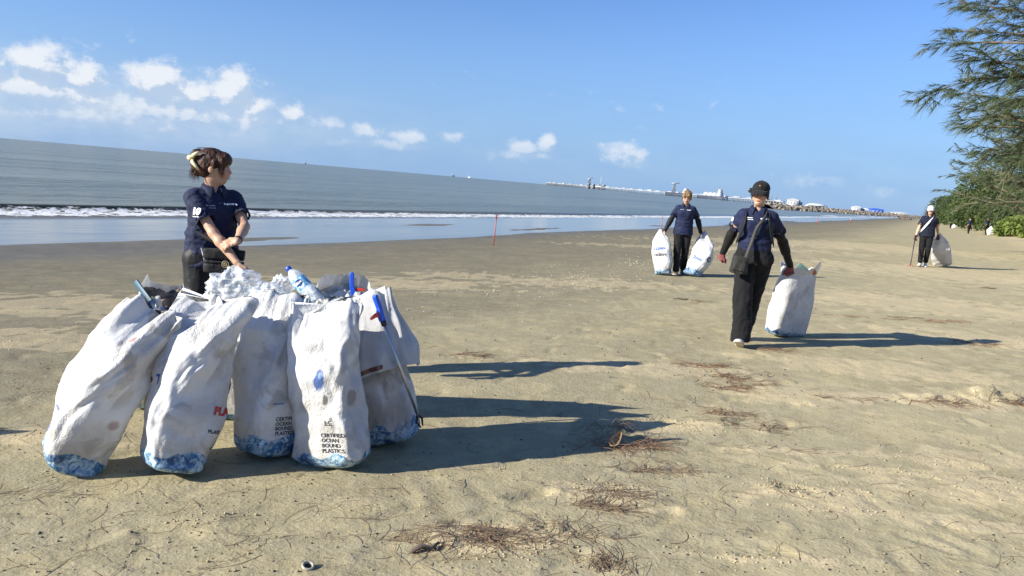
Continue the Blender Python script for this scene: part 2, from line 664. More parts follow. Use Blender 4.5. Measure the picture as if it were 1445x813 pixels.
col = t.mix(wet, col, t.mix(1.0, col, (.88, .87, .88), 'MULTIPLY'))
col = t.mix(shn, col, t.mix(1.0, col, (.85, .85, .87), 'MULTIPLY'))
col = t.mix(1.0, col, (1.02, .98, .85), 'MULTIPLY')
moi = t.attr('moist')[2]
pat = t.ramp(t.noise(t.scale(co, (1.0, 1.0, 1.0)), 2.6, 7, .66, .3), .50, .58)
col = t.mix(t.math('MULTIPLY', pat, .55), t.mix(1.0, col, (.90, .91, .93), 'MULTIPLY'), t.mix(1.0, col, (1.16, 1.14, 1.08), 'MULTIPLY'))
keep = t.math('SUBTRACT', 1.0, t.math('MULTIPLY', dryf, .42))
col = t.mix(t.math('MULTIPLY', moi, keep), col, t.mix(1.0, col, (.50, .515, .57), 'MULTIPLY'))
t.l.new(col, b.inputs['Base Color'])
t.l.new(t.math('SUBTRACT', t.math('SUBTRACT', .95, t.math('MULTIPLY', wet, .28)), t.math('MULTIPLY', shn, .15)), b.inputs['Roughness'])
t.l.new(t.math('ADD', .10, t.math('MULTIPLY', shn, .10)), b.inputs['Specular IOR Level'])
h = t.math('ADD', t.math('MULTIPLY', n2, .9), t.math('ADD', t.math('MULTIPLY', n3, .5), t.math('MULTIPLY', grain, .10)))
rip = t.math('ABSOLUTE', t.math('SUBTRACT', t.noise(t.scale(co, (.8, 1.3, 1.0)), 3.4, 5, .62, .4), .5))
h = t.math('ADD', h, t.math('MULTIPLY', t.ramp(rip, 0.0, .06), -.12))
bp = t.add('ShaderNodeBump')
t.l.new(h, bp.inputs['Height'])
t.l.new(t.ramp(wet, 0, 1, .55, .10), bp.inputs['Strength'])
bp.inputs['Distance'].default_value = .018
t.l.new(bp.outputs[0], b.inputs['Normal'])
tag(link('ground', gme, m_sand), 'tan sand beach sloping down to the sea', None, None, 'structure')

# ------------------------------------------------------------------ the sea
ns = graded([(12.2, .16), (18.2, .14), (19.0, .065), (23.2, .065), (25, .16), (40, .4), (90, 1.2), (300, 6), (1200, 40), (9000, 700)])
us = np.concatenate([[-6000, -2500, -1000, -400, -150, -60, -25], graded([(-12, .8), (4, .19), (20, .19), (40, .40), (100, 1.0), (300, 2.5), (900, 14), (9000, 500)])])
UU, NN = np.meshgrid(us, ns)
u_, n_ = UU.ravel(), NN.ravel()
x_, y_ = xy(u_, n_)
# breaker: crest runs along the shore, wandering, higher to the left
crest = 22.2 + .55 * pn(u_ * .035, 0, 3.0, 301) + .25 * pn(u_ * .16, 0, 1.0, 305) - .014 * np.clip(u_ - 12, 0, 70)
amp = (.055 + .11 * (1 - sstep(u_, 14, 34)) + .05 * pn(u_ * .11, 0, 9.0, 309)) * (1 - .5 * sstep(u_, 60, 140))
s = n_ - crest
prof = np.where(s < 0, np.exp(-(s / .42) ** 2), np.exp(-(s / 1.5) ** 2))
z = amp * prof
turb = np.clip(1 - np.abs((s + 1.0) / 1.5), 0, 1)
broken = sstep(pn(u_ * .13, 0, 4.0, 315) + .34, -.05, .22)
foam = sstep(s, -2.1, -1.4) * (1 - sstep(s, -.45, -.02 + 0 * s)) * (.50 + .28 * broken)
z = z + turb * (.035 * np.abs(fbm(u_ * 1.6, n_ * 2.2, 1.0, 3, 321)) + .02 * fbm(u_ * 5, n_ * 6, 2.0, 2, 331)) * (.4 + .6 * broken)
# second and third swell lines further out, and chop
for (c0, a0, w0, sd) in [(30.5, .07, 1.7, 341), (41, .08, 2.4, 351), (58, .09, 3.2, 361), (82, .10, 4.5, 371), (118, .10, 6, 381)]:
    cc = c0 + 1.4 * pn(u_ * .02, 0, 5.0, sd)
    z = z + a0 * np.exp(-((n_ - cc) / w0) ** 2) * (.55 + .9 * pn(u_ * .03, 1.0, 2.0, sd + 3))
deep = sstep(n_, 22.5, 27)
z = z + deep * (.022 * fbm(u_ * .9, n_ * 1.5, 3.0, 3, 391)) * (1 - .6 * sstep(n_, 60, 200))
sh = (1 - sstep(n_, 19.0, 20.5))
z = z + sh * .002 * fbm(u_ * .8, n_ * 3, 1.0, 2, 395)
# a second thin foam line where the last wave ran out
c2 = 19.0 + .8 * pn(u_ * .05, 0, 8.0, 401)
foam2 = np.exp(-((n_ - c2) / .18) ** 2) * sstep(pn(u_ * .2, 0, 6.0, 405), -.1, .3) * .35
far_white = sstep(u_, 120, 180) * np.exp(-((n_ - 24 - 2 * pn(u_ * .03, 0, 1, 409)) / 1.6) ** 2) * sstep(pn(u_ * .02, 0, 2.0, 411), 0, .2) * .9
sme = mesh_np('sea', np.stack([x_, y_, SEA_Z + z], -1), grid_faces(len(ns), len(us)))
fattr(sme, 'foam', np.clip(foam + foam2 + far_white, 0, 1))
fattr(sme, 'deep', sstep(n_, 19.5, 24))
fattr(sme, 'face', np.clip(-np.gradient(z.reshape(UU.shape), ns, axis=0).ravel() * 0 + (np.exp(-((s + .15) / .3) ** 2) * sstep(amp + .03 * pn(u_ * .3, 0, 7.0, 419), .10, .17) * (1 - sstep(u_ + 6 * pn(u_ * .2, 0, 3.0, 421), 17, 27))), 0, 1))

m_sea, t, b = mat('sea water')
co = t.add('ShaderNodeTexCoord').outputs['Object']
rot = t.add('ShaderNodeMapping')
t.l.new(co, rot.inputs[0])
rot.inputs['Rotation'].default_value = (0, 0, SHORE - math.pi / 2)
sc = rot.outputs[0]
fo, dp, fa = t.attr('foam')[2], t.attr('deep')[2], t.attr('face')[2]
fn = t.noise(t.scale(sc, (1.0, 1.5, 1.0)), 2.6, 7, .68, .6)
fn2 = t.noise(sc, 11.0, 4, .6)
fm = t.ramp(t.math('ADD', fo, t.math('ADD', t.math('MULTIPLY', t.math('SUBTRACT', fn, .5), 2.9), t.math('MULTIPLY', t.math('SUBTRACT', fn2, .5), 1.1))), .42, .66)
fm = t.math('MULTIPLY', fm, t.ramp(fo, .02, .2))
big = t.noise(t.scale(sc, (.25, 1.0, 1.0)), .06, 4, .55)
deepc = t.mix(t.ramp(big, .35, .65), (.118, .128, .092), (.155, .163, .116))
shal = t.mix(t.ramp(t.noise(t.scale(sc, (.2, 1.0, 1)), .9, 4, .55), .35, .7), (.26, .235, .175), (.19, .178, .140))
wc = t.mix(dp, shal, deepc)
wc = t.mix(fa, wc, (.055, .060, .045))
colr = t.mix(fm, wc, (.72, .72, .71))
t.l.new(colr, b.inputs['Base Color'])
t.l.new(t.mix(fm, t.mix(dp, (.11,) * 3, (.22,) * 3), (.85,) * 3), b.inputs['Roughness'])
b.inputs['IOR'].default_value = 1.33
t.l.new(t.ramp(dp, 0, 1, .26, .05), b.inputs['Specular IOR Level'])
w1 = t.noise(t.scale(sc, (.45, 1.0, 1.0)), 1.1, 5, .6)
w2 = t.noise(t.scale(sc, (.5, 1.0, 1.0)), .16, 4, .55)
w3 = t.noise(t.scale(sc, (.2, 1.0, 1.0)), .035, 3, .5)
hh = t.math('ADD', t.math('MULTIPLY', w1, .16), t.math('ADD', t.math('MULTIPLY', w2, .8), t.math('MULTIPLY', w3, 3.2)))
hh = t.math('MULTIPLY', t.math('MULTIPLY', hh, t.math('ADD', .05, t.math('MULTIPLY', dp, .95))), t.math('SUBTRACT', 1.0, fm))
foh = t.math('MULTIPLY', t.math('MULTIPLY', fm, t.noise(sc, 7.0, 5, .65)), .07)
t.l.new(t.bump(t.math('ADD', hh, foh), 1.0, .55), b.inputs['Normal'])
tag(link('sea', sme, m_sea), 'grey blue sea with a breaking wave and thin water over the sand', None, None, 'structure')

# ------------------------------------------------------------------ signed-distance modelling (bodies, clothes, hair): one continuous surface
class SDF:
    def __init__(s):
        s.p = []

    def cone(s, a, b, ra, rb, k=.02, sub=False, flat=False, mirror=False):
        a, b = np.array(list(a), float), np.array(list(b), float)
        R = max(ra, rb)
        lo, hi = np.minimum(a, b) - R, np.maximum(a, b) + R

        def f(P):
            ba = b - a
            L2 = ba @ ba + 1e-12
            t0 = ((P - a) @ ba) / L2
            t = np.clip(t0, 0, 1)
            d = np.linalg.norm(P - a - t[..., None] * ba, axis=-1) - (ra + (rb - ra) * t)
            if flat:
                q = np.linalg.norm(P - a - t0[..., None] * ba, axis=-1) - (ra + (rb - ra) * t)
                d = np.maximum(q, (np.abs(t0 - .5) - .5) * math.sqrt(L2))
            return d
        s.p.append((f, lo, hi, k, sub))
        return s

    def chain(s, pts, rads, k=.02):
        for i in range(len(pts) - 1):
            s.cone(pts[i], pts[i + 1], rads[i], rads[i + 1], k)
        return s

    def ell(s, c, r, R=None, k=.02, sub=False):
        c, r = np.array(list(c), float), np.array(list(r), float)
        R = np.eye(3) if R is None else np.array(R)
        m = np.abs(R) @ r

        def f(P):
            q = (P - c) @ R
            k0 = np.linalg.norm(q / r, axis=-1)
            k1 = np.linalg.norm(q / (r * r), axis=-1) + 1e-9
            return k0 * (k0 - 1) / k1
        s.p.append((f, c - m, c + m, k, sub))
        return s

    def seg(s, a, b, right, ra, rb, k=.02, flat=False, sub=False, pw=2.0):
        """elliptic tapered segment: ra/rb = (half width along right, half depth)"""
        a, b = np.array(list(a), float), np.array(list(b), float)
        d = b - a
        L = np.linalg.norm(d)
        d = d / L
        x = np.array(list(right), float)
        x = x - (x @ d) * d
        x /= np.linalg.norm(x)
        y = np.cross(d, x)
        M = max(*ra, *rb)
        lo, hi = np.minimum(a, b) - M, np.maximum(a, b) + M

        def f(P):
            q = P - a
            h = q @ d
            t = np.clip(h / L, 0, 1)
            rx = ra[0] + (rb[0] - ra[0]) * t
            ry = ra[1] + (rb[1] - ra[1]) * t
            e = h - t * L
            ex, ey = np.abs(q @ x) / rx, np.abs(q @ y) / ry
            if pw == 2.0:
                k0 = np.sqrt(ex * ex + ey * ey)
            else:
                k0 = (ex ** pw + ey ** pw) ** (1 / pw)
            rad = (k0 - 1) * np.minimum(rx, ry)
            if flat:
                return np.maximum(rad, np.abs(e) - .0)
            return np.where(e == 0, rad, np.sqrt(np.maximum(rad, 0) ** 2 + e * e) + np.minimum(rad, 0) * 0 + np.where(rad < 0, np.abs(e) * 0, 0))
        s.p.append((f, lo, hi, k, sub))
        return s

    def plane(s, c, nrm):
        """cut away everything on the side the normal points to"""
        c, nrm = np.array(list(c), float), np.array(list(nrm), float)
        nrm /= np.linalg.norm(nrm)
        s.p.append((lambda P: -((P - c) @ nrm), None, None, 0.0, True))
        return s

    def mesh(s, vox=.008, smooth=1):
        lo = np.min([p[1] for p in s.p if p[1] is not None and not p[4]], axis=0) - 3 * vox
        hi = np.max([p[2] for p in s.p if p[1] is not None and not p[4]], axis=0) + 3 * vox
        n = np.ceil((hi - lo) / vox).astype(int) + 1
        ax = [lo[i] + np.arange(n[i]) * vox for i in range(3)]
        D = np.full(n, .3, np.float64)
        for (f, l, h, k, sub) in s.p:
            if l is None:
                sl = [slice(0, n[i]) for i in range(3)]
            else:
                m = k + 4 * vox
                sl = [slice(max(0, int((l[i] - m - lo[i]) / vox)), min(n[i], int((h[i] + m - lo[i]) / vox) + 2)) for i in range(3)]
            if any(q.stop <= q.start for q in sl):
                continue
            P = np.stack(np.meshgrid(*[ax[i][sl[i]] for i in range(3)], indexing='ij'), -1)
            d = f(P)
            c = D[tuple(sl)]
            if sub:
                D[tuple(sl)] = np.maximum(c, -d)
            else:
                if k > 0:
                    hh = np.maximum(k - np.abs(c - d), 0) / k
                    D[tuple(sl)] = np.minimum(c, d) - hh * hh * k * .25
                else:
                    D[tuple(sl)] = np.minimum(c, d)
        return surface_nets(D, lo, vox, smooth)


def surface_nets(D, lo, vox, smooth=1):
    S = D < 0
    n = D.shape
    c = [slice(0, -1), slice(1, None)]
    corner = np.zeros([q - 1 for q in n], np.int8)
    for i in (0, 1):
        for j in (0, 1):
            for k in (0, 1):
                corner += S[c[i], c[j], c[k]]
    act = (corner > 0) & (corner < 8)
    idx = np.full(act.shape, -1, np.int64)
    I = np.argwhere(act)
    idx[act] = np.arange(len(I))
    acc = np.zeros((len(I), 3))
    cnt = np.zeros(len(I))
    cs = [(i, j, k) for i in (0, 1) for j in (0, 1) for k in (0, 1)]
    for a in cs:
        for ax in range(3):
            if a[ax]:
                continue
            b = list(a)
            b[ax] = 1
            va = D[I[:, 0] + a[0], I[:, 1] + a[1], I[:, 2] + a[2]]
            vb = D[I[:, 0] + b[0], I[:, 1] + b[1], I[:, 2] + b[2]]
            m = (va < 0) != (vb < 0)
            t = np.where(m, va / np.where(va == vb, 1, va - vb), 0)
            p = np.tile(np.array(a, float), (len(I), 1))
            p[:, ax] += t
            acc[m] += p[m]
            cnt[m] += 1
    V = lo + (I + acc / cnt[:, None]) * vox
    F = []
    for ax in range(3):
        o = [q for q in range(3) if q != ax]
        s0 = [slice(None)] * 3
        s1 = [slice(None)] * 3
        s0[ax], s1[ax] = slice(0, -1), slice(1, None)
        ch = S[tuple(s0)] != S[tuple(s1)]
        E_ = np.argwhere(ch)
        E_ = E_[(E_[:, o[0]] > 0) & (E_[:, o[1]] > 0) & (E_[:, o[0]] < n[o[0]] - 1) & (E_[:, o[1]] < n[o[1]] - 1)]
        ins = S[tuple(E_.T)]
        q = []
        for (da, db) in ((-1, -1), (0, -1), (0, 0), (-1, 0)):
            e = E_.copy()
            e[:, o[0]] += da
            e[:, o[1]] += db
            q.append(idx[tuple(e.T)])
        q = np.stack(q, -1)
        flip = ins if ax != 1 else ~ins
        q[~flip] = q[~flip][:, ::-1]
        F.append(q)
    F = np.concatenate(F)
    F = F[(F >= 0).all(1)]
    if smooth:
        E2 = np.concatenate([F[:, [0, 1]], F[:, [1, 2]], F[:, [2, 3]], F[:, [3, 0]]])
        for _ in range(smooth):
            A = np.zeros_like(V)
            N = np.zeros(len(V))
            for q in (0, 1):
                np.add.at(A, E2[:, q], V[E2[:, 1 - q]])
                np.add.at(N, E2[:, q], 1)
            V = V * .45 + .55 * A / np.maximum(N, 1)[:, None]
    return V, F


def vnormals(V, F):
    fn = np.cross(V[F[:, 2]] - V[F[:, 0]], V[F[:, 3]] - V[F[:, 1]])
    N = np.zeros_like(V)
    for q in range(4):
        np.add.at(N, F[:, q], fn)
    return N / (np.linalg.norm(N, axis=1)[:, None] + 1e-12)


def folds(V, F, amp, freq, stretch=(1, 1, 1), seed=0, ridged=True, weight=None):
    N = vnormals(V, F)
    q = V * freq * np.array(stretch)
    d = fbm(q[:, 0], q[:, 1], q[:, 2], 3, seed, .5, ridged)
    if weight is not None:
        d = d * weight
    return V + N * (d * amp)[:, None]

# ------------------------------------------------------------------ woven sacks
def sack_material(name, seed, blue=True, dirt=.35, marks=(), grey=0.0, blue_h=.10, tint=(.70, .695, .68)):
    m, t, b = mat(name)
    uv = t.add('ShaderNodeUVMap').outputs[0]
    co = t.add('ShaderNodeTexCoord').outputs['Object']
    sh = t.vmath('ADD', co, (seed * 3.17, seed * 1.73, seed * .9))
    u, v, _ = t.xyz(uv)
    n1 = t.noise(sh, 4.2, 5, .55)
    n2 = t.noise(sh, 17.0, 5, .6)
    body = t.mix(t.math('MULTIPLY', t.ramp(t.math('ADD', n1, t.math('MULTIPLY', v, -.12)), .36, .60), dirt), tint, (.43, .39, .345))
    lump = t.noise(t.vmath('ADD', sh, (9.0, 2.0, 4.0)), 7.0, 3, .5, .6)
    body = t.mix(t.math('MULTIPLY', t.ramp(lump, .54, .66), dirt * .9), body, (.27, .235, .205))
    soil = t.math('MULTIPLY', t.ramp(v, .05, .38, 1, 0), t.ramp(n2, .42, .66))
    body = t.mix(t.math('MULTIPLY', soil, .5), body, (.42, .36, .26))
    body = t.mix(t.ramp(n2, .60, .75, 0, .25 + grey), body, (.50, .475, .45))
    if grey:
        body = t.mix(grey, body, (.55, .54, .53))
    # faint vertical weave lines
    if blue:
        wv = t.math('ADD', t.math('MULTIPLY', t.math('SINE', t.math('MULTIPLY', u, 18.0 + seed)), .022), t.math('MULTIPLY', t.math('SUBTRACT', n1, .5), .09))
        be = t.ramp(t.math('SUBTRACT', v, wv), blue_h - .006, blue_h + .006, 1, 0)
        bm = t.noise(sh, 26.0, 6, .7, 1.2)
        bc = t.mix(t.ramp(bm, .40, .60), (.035, .15, .32), (.50, .64, .70))
        bc = t.mix(t.ramp(t.noise(sh, 9.0, 4, .6), .52, .66), bc, (.03, .07, .17))
        body = t.mix(be, body, bc)
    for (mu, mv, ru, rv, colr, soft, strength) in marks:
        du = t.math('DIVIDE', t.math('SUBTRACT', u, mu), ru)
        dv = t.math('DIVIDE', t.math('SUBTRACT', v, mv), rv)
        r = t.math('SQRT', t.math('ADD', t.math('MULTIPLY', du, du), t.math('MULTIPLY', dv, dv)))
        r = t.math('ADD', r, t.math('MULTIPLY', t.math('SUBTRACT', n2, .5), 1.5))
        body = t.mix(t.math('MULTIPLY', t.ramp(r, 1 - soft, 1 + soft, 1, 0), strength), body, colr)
    t.l.new(body, b.inputs['Base Color'])
    b.inputs['Roughness'].default_value = .48
    b.inputs['Specular IOR Level'].default_value = .35
    # crinkled weave: fine wrinkles mostly running down the cloth, a few long creases
    cuv = t.comb(t.math('MULTIPLY', t.math('SINE', t.math('MULTIPLY', u, 6.2832)), .18), t.math('MULTIPLY', t.math('COSINE', t.math('MULTIPLY', u, 6.2832)), .18), t.math('ADD', t.math('MULTIPLY', v, .42), seed * 1.3))

    def crz(vec, sc_, ds):
        q = t.noise(vec, sc_, 2, .5, ds)
        return t.math('MULTIPLY', t.math('ABSOLUTE', t.math('SUBTRACT', q, .5)), -2.0)
    fine_ = t.math('ADD', t.math('MULTIPLY', crz(cuv, 30.0, .3), .22), t.math('ADD', t.math('MULTIPLY', crz(sh, 42.0, .4), .30), t.math('MULTIPLY', crz(sh, 95.0, .3), .26)))
    fine_ = t.math('MULTIPLY', fine_, t.ramp(n1, .38, .60, .30, 1.0))
    long_ = t.math('MULTIPLY', t.ramp(t.math('ABSOLUTE', t.math('SUBTRACT', t.noise(cuv, 9.0, 1, .4, .3), .5)), 0.0, .05), -.08)
    nb = t.bump(t.math('ADD', fine_, long_), .9, .012)
    t.l.new(nb, b.inputs['Normal'])
    tr = t.add('ShaderNodeBsdfTranslucent')
    t.l.new(body, tr.inputs[0])
    t.l.new(nb, tr.inputs['Normal'])
    mx = t.add('ShaderNodeMixShader')
    mx.inputs[0].default_value = .14
    t.l.new(b.outputs[0], mx.inputs[1])
    t.l.new(tr.outputs[0], mx.inputs[2])
    t.l.new(mx.outputs[0], m.node_tree.nodes['Material Output'].inputs['Surface'])
    return m


class Sack:
    def __init__(s, base, top, A, B, yaw=0.0, mouth='fold', seed=1, nth=150, nt=140, crease=1.0, topA=1.0, topB=None, bulge=None, bend=(0, 0, 0), rim=.03, flatten=True, pw=4.2, tip=(0, .03, 0), droop=.0, mouth_yaw=-.05):
        base, top = np.array(list(base), float), np.array(list(top), float)
        s.nth, s.nt = nth, nt
        # spread the columns evenly along the squarish outline
        ph_ = np.linspace(0, 2 * math.pi, 4001)
        qx = np.sign(np.cos(ph_)) * np.abs(np.cos(ph_)) ** (2 / pw) * A
        qy = np.sign(np.sin(ph_)) * np.abs(np.sin(ph_)) ** (2 / pw) * B
        cum = np.concatenate([[0], np.cumsum(np.hypot(np.diff(qx), np.diff(qy)))])
        th = np.interp(np.arange(nth) / nth * cum[-1], cum, ph_)
        tt = np.linspace(0, 1, nt)
        T, TH = np.meshgrid(tt, th, indexing='ij')
        ax = top - base
        L = np.linalg.norm(ax)
        d = ax / L

        def fr(a_):
            r_ = np.array([math.cos(a_), math.sin(a_), 0.0])
            r_ = r_ - (r_ @ d) * d
            r_ /= np.linalg.norm(r_)
            return r_, np.cross(d, r_)
        right0, dep0 = fr(0.0)
        # the body is a squarish tube turned by yaw; the flat mouth faces its own way
        yw = yaw + (mouth_yaw - yaw) * sstep(T, .25, .95)
        right = np.cos(yw)[..., None] * right0 + np.sin(yw)[..., None] * dep0
        dep = -np.sin(yw)[..., None] * right0 + np.cos(yw)[..., None] * dep0
        if topB is None:
            topB = {'fold': .16, 'open': .85, 'gather': .10}[mouth]
        if mouth == 'gather':
            topA = .13
        bl = bulge or (1.0, 1.06, 1.05, .98)
        pa = np.interp(T, [0, .02, .06, .28, .55, .8, 1], [.78, .90, .98 * bl[0], bl[1], bl[2], bl[3] * (.62 if mouth == 'gather' else (1.1 if mouth == 'fold' else 1)), topA])
        pb = np.interp(T, [0, .02, .07, .28, .55, .78, .9, 1], [.60, .80, .97, 1.06, 1.03, .86 if mouth == 'fold' else (.62 if mouth == 'gather' else .95), .5 if mouth == 'fold' else (.36 if mouth == 'gather' else .9), topB])
        c, sn = np.cos(TH), np.sin(TH)
        e = 2.0 / (pw + (2.0 - pw) * sstep(T, .5, 1.0))
        cx = np.sign(c) * np.abs(c) ** e
        cy = np.sign(sn) * np.abs(sn) ** e
        # mouth edge uneven, cloth folds running down from it
        arc = TH * (A + B) / 2
        lip = rim * (fbm(np.cos(TH) * 1.4, np.sin(TH) * 1.4, seed * 1.7, 3, seed) + .3 * np.cos(2 * TH + seed)) * sstep(T, .6, 1)
        h = T * L * (1 + lip / L * 2)
        bendv = np.array(bend, float)
        P = base + h[..., None] * d + (A * pa * cx)[..., None] * right + (B * pb * cy)[..., None] * dep + (np.sin(T * math.pi))[..., None] * bendv
        # crumpling
        Nn = (cx * .8)[..., None] * right + cy[..., None] * dep
        Nn /= np.linalg.norm(Nn, axis=-1)[..., None] + 1e-9
        kx, ky = np.cos(TH) * .22, np.sin(TH) * .19
        zc = T * L
        low = fbm(kx * 5.5, ky * 5.5, zc * 3.6 + seed * 5.1, 2, seed + 3)
        # crumpled cloth: flat facets between straight, sharp creases
        rg = np.random.default_rng(seed)
        cr = np.zeros_like(T)
        wx = kx + .010 * pn(kx * 7, ky * 7, zc * 7 + seed, seed + 21)
        wy = ky + .010 * pn(kx * 7, ky * 7, zc * 7 + seed, seed + 22)
        wz = zc + .012 * pn(kx * 7, ky * 7, zc * 7 + seed, seed + 23)
        for i in range(17):
            dv = rg.normal(0, 1, 3) * np.array([1, 1, .75])
            dv /= np.linalg.norm(dv)
            fq = rg.uniform(2.2, 4.5) if i < 5 else rg.uniform(5, 18)
            ph = (wx * dv[0] + wy * dv[1] + wz * dv[2]) * fq + rg.uniform(0, 1)
            tri = 1 - 2 * np.abs(2 * (ph - np.floor(ph)) - 1)
            msk = sstep(pn(kx * 5, ky * 5, zc * 5 + i * 3.1, seed + 31 + i), -.12, .25)
            cr += tri * msk * ((.026 if i < 5 else .013) / fq)
        f3 = -np.abs(pn(wx * 44, wy * 44, wz * 34 + seed, seed + 13))
        vert = -np.abs(pn(wx * 24, wy * 24, zc * 1.4 + seed, seed + 15))
        amp = crease * (.8 + .5 * T)
        disp = .009 * low + amp * (cr + .0015 * f3) + crease * .012 * vert * sstep(T, .70, 1) + .004
        disp = disp * sstep(T, 0, .05)
        s.NS = Nn
        if mouth == 'gather':
            disp = disp * (1 - .75 * sstep(T, .75, 1))
        P = P + disp[..., None] * Nn
        if mouth == 'fold':
            P = P + (np.clip((T - .86) / .14, 0, 1) ** 2)[..., None] * (np.array(list(tip)) - np.array([0, 0, droop * .5]))
        if flatten:
            gz = float(base[2])
            P[..., 2] += gz - .010 - P[..., 2].min()
            P[..., 2] = np.where(P[..., 2] < gz + .004, gz + .004 + (P[..., 2] - gz) * .05, P[..., 2])
        s.P = P
        s.org = np.array([base[0], base[1], base[2]])
        bc = P[0].mean(0)
        V = np.vstack([P.reshape(-1, 3), bc])
        F = grid_faces(nt, nth, True)
        k = len(V) - 1
        fan = [[k, (i + 2) % nth, i + 1, i] for i in range(0, nth - 1, 2)]
        F = np.vstack([F, fan])
        if mouth in ('fold', 'gather'):
            tc = P[-1].mean(0)
            V = np.vstack([V, tc])
            k2, o = len(V) - 1, (nt - 1) * nth
            F = np.vstack([F, [[k2, o + i, o + i + 1, o + (i + 2) % nth] for i in range(0, nth - 1, 2)]])
        s.V, s.F = V, F
        s.N = vnormals(V, F)[:nt * nth].reshape(nt, nth, 3)

    def object(s, name, m):
        me = mesh_np(name, s.V - s.org, s.F)
        uvl = me.uv_layers.new(name='UVMap')
        nv = len(s.V)
        U = np.zeros((nv, 2))
        k = s.nt * s.nth
        U[:k, 0] = np.tile(np.arange(s.nth) / s.nth, s.nt)
        U[:k, 1] = np.repeat(np.linspace(0, 1, s.nt), s.nth)
        U[k + 1:, 1] = 1
        li = np.empty(len(me.loops), np.int32)
        me.loops.foreach_get('vertex_index', li)
        L = U[li]
        Q = L.reshape(-1, 4, 2)
        w = (Q[:, :, 0].max(1) - Q[:, :, 0].min(1)) > .5
        Q[w, :, 0] = np.where(Q[w, :, 0] < .5, Q[w, :, 0] + 1, Q[w, :, 0])
        uvl.data.foreach_set('uv', Q.reshape(-1).astype(np.float32))
        s.o = link(name, me, m)
        s.o.location = s.org
        return s.o

    def add(s, name, V, F, m, parent=None):
        return link(name, mesh_np(name, np.asarray(V) - s.org, F), m, parent or s.o)

    def find(s, px, py):
        """(theta index, t index) of the surface point that faces the camera at this photo pixel"""
        d = ray(px, py)
        d.normalize()
        d = np.array(d)
        q = s.P - np.array([0, 0, HCAM])
        dist = np.linalg.norm(q - (q @ d)[..., None] * d, axis=-1)
        dist = np.where((s.N @ d) < 0.1, dist, 9)
        i = np.unravel_index(np.argmin(dist), dist.shape)
        return i[1], i[0]

    def surf(s, th, t, off):
        th = np.asarray(th) % s.nth
        t = np.clip(np.asarray(t), 0, s.nt - 1.001)
        i, j = np.floor(t).astype(int), np.floor(th).astype(int)
        a, b = (t - i)[..., None], (th - j)[..., None]
        j2, i2 = (j + 1) % s.nth, i + 1
        j = j % s.nth
        P = (s.P[i, j] * (1 - a) * (1 - b) + s.P[i2, j] * a * (1 - b) + s.P[i, j2] * (1 - a) * b + s.P[i2, j2] * a * b)
        N = (s.N[i, j] * (1 - a) * (1 - b) + s.N[i2, j] * a * (1 - b) + s.N[i, j2] * (1 - a) * b + s.N[i2, j2] * a * b)
        return P + N * off

    def decal(s, name, V2, F, px, py, m, rot=0.0, off=.002, label=None):
        """lay a flat outline (metres, x right / y up) onto the cloth at the photo pixel"""
        th0, t0 = s.find(px, py)
        du = np.linalg.norm(s.surf(th0 + 3, t0, 0) - s.surf(th0 - 3, t0, 0)) / 6
        dv = np.linalg.norm(s.surf(th0, t0 + 2, 0) - s.surf(th0, t0 - 2, 0)) / 4
        c, sn = math.cos(rot), math.sin(rot)
        x = V2[:, 0] * c - V2[:, 1] * sn
        y = V2[:, 0] * sn + V2[:, 1] * c
        V = s.surf(th0 + x / du, t0 + y / dv, off)
        o = s.add(name, V, F, m)
        if label:
            o['label'] = label
        return o


_tc = {}


def text2d(txt, size, bold=0.0, align='LEFT', seg=.010, spacing=.95):
    """outline of lettering as a finely cut triangle mesh in metres"""
    cu = bpy.data.curves.new('lettering', 'FONT')
    cu.body = txt
    cu.size = size
    cu.offset = bold
    cu.align_x = align
    cu.space_line = spacing
    cu.resolution_u = 3
    ob = bpy.data.objects.new('lettering_source', cu)
    COL.objects.link(ob)
    dg = bpy.context.evaluated_depsgraph_get()
    me = bpy.data.meshes.new_from_object(ob.evaluated_get(dg))
    bpy.data.objects.remove(ob)
    bm = bmesh.new()
    bm.from_mesh(me)
    bpy.data.meshes.remove(me)
    bmesh.ops.triangulate(bm, faces=bm.faces)
    for _ in range(4):
        es = [e for e in bm.edges if e.calc_length() > seg]
        if not es:
            break
        bmesh.ops.subdivide_edges(bm, edges=es, cuts=1)
        bmesh.ops.triangulate(bm, faces=bm.faces)
    bm.verts.index_update()
    V = np.array([v.co[:2] for v in bm.verts])
    F = np.array([[v.index for v in f.verts] for f in bm.faces])
    bm.free()
    return V, F


M_INK = pbr('black print ink', (.025, .027, .035), .6)
M_NAVYINK = pbr('dark blue print ink', (.015, .035, .13), .5)
M_BLUEINK = pbr('blue print ink', (.03, .10, .36), .5)
M_REDINK = pbr('red print ink', (.42, .03, .03), .5)
M_WHITEINK = pbr('white print', (.8, .8, .8), .6)

PILE = 'full white sacks heaped on the sand'


def gp(px, py, back=0.0):
    p = gpt(px, py)
    d = Vector((p.x, p.y, 0)).normalized()
    q = p + d * back
    q.z = ground_z(q.x, q.y) - .004
    return q


sacks = {}


def pile_sack(key, label, base_px, back, top_px, top_depth, A, B, marks=(), **kw):
    base = gp(*base_px, back)
    top = at(*top_px, top_depth)
    mk = dict(blue=kw.pop('blue', True), dirt=kw.pop('dirt', .35), blue_h=kw.pop('blue_h', .10))
    s = Sack(base, top, A, B, **kw)
    ml = []
    for (px, py, w, h, colr, soft, st) in marks:
        th, t = s.find(px, py)
        ml.append((th / s.nth, t / s.nt, w, h, colr, soft, st))
    s.object('sack', sack_material('woven sack ' + key, kw.get('seed', 1), marks=ml, **mk))
    tag(s.o, label, 'sack', PILE)
    sacks[key] = s
    return s


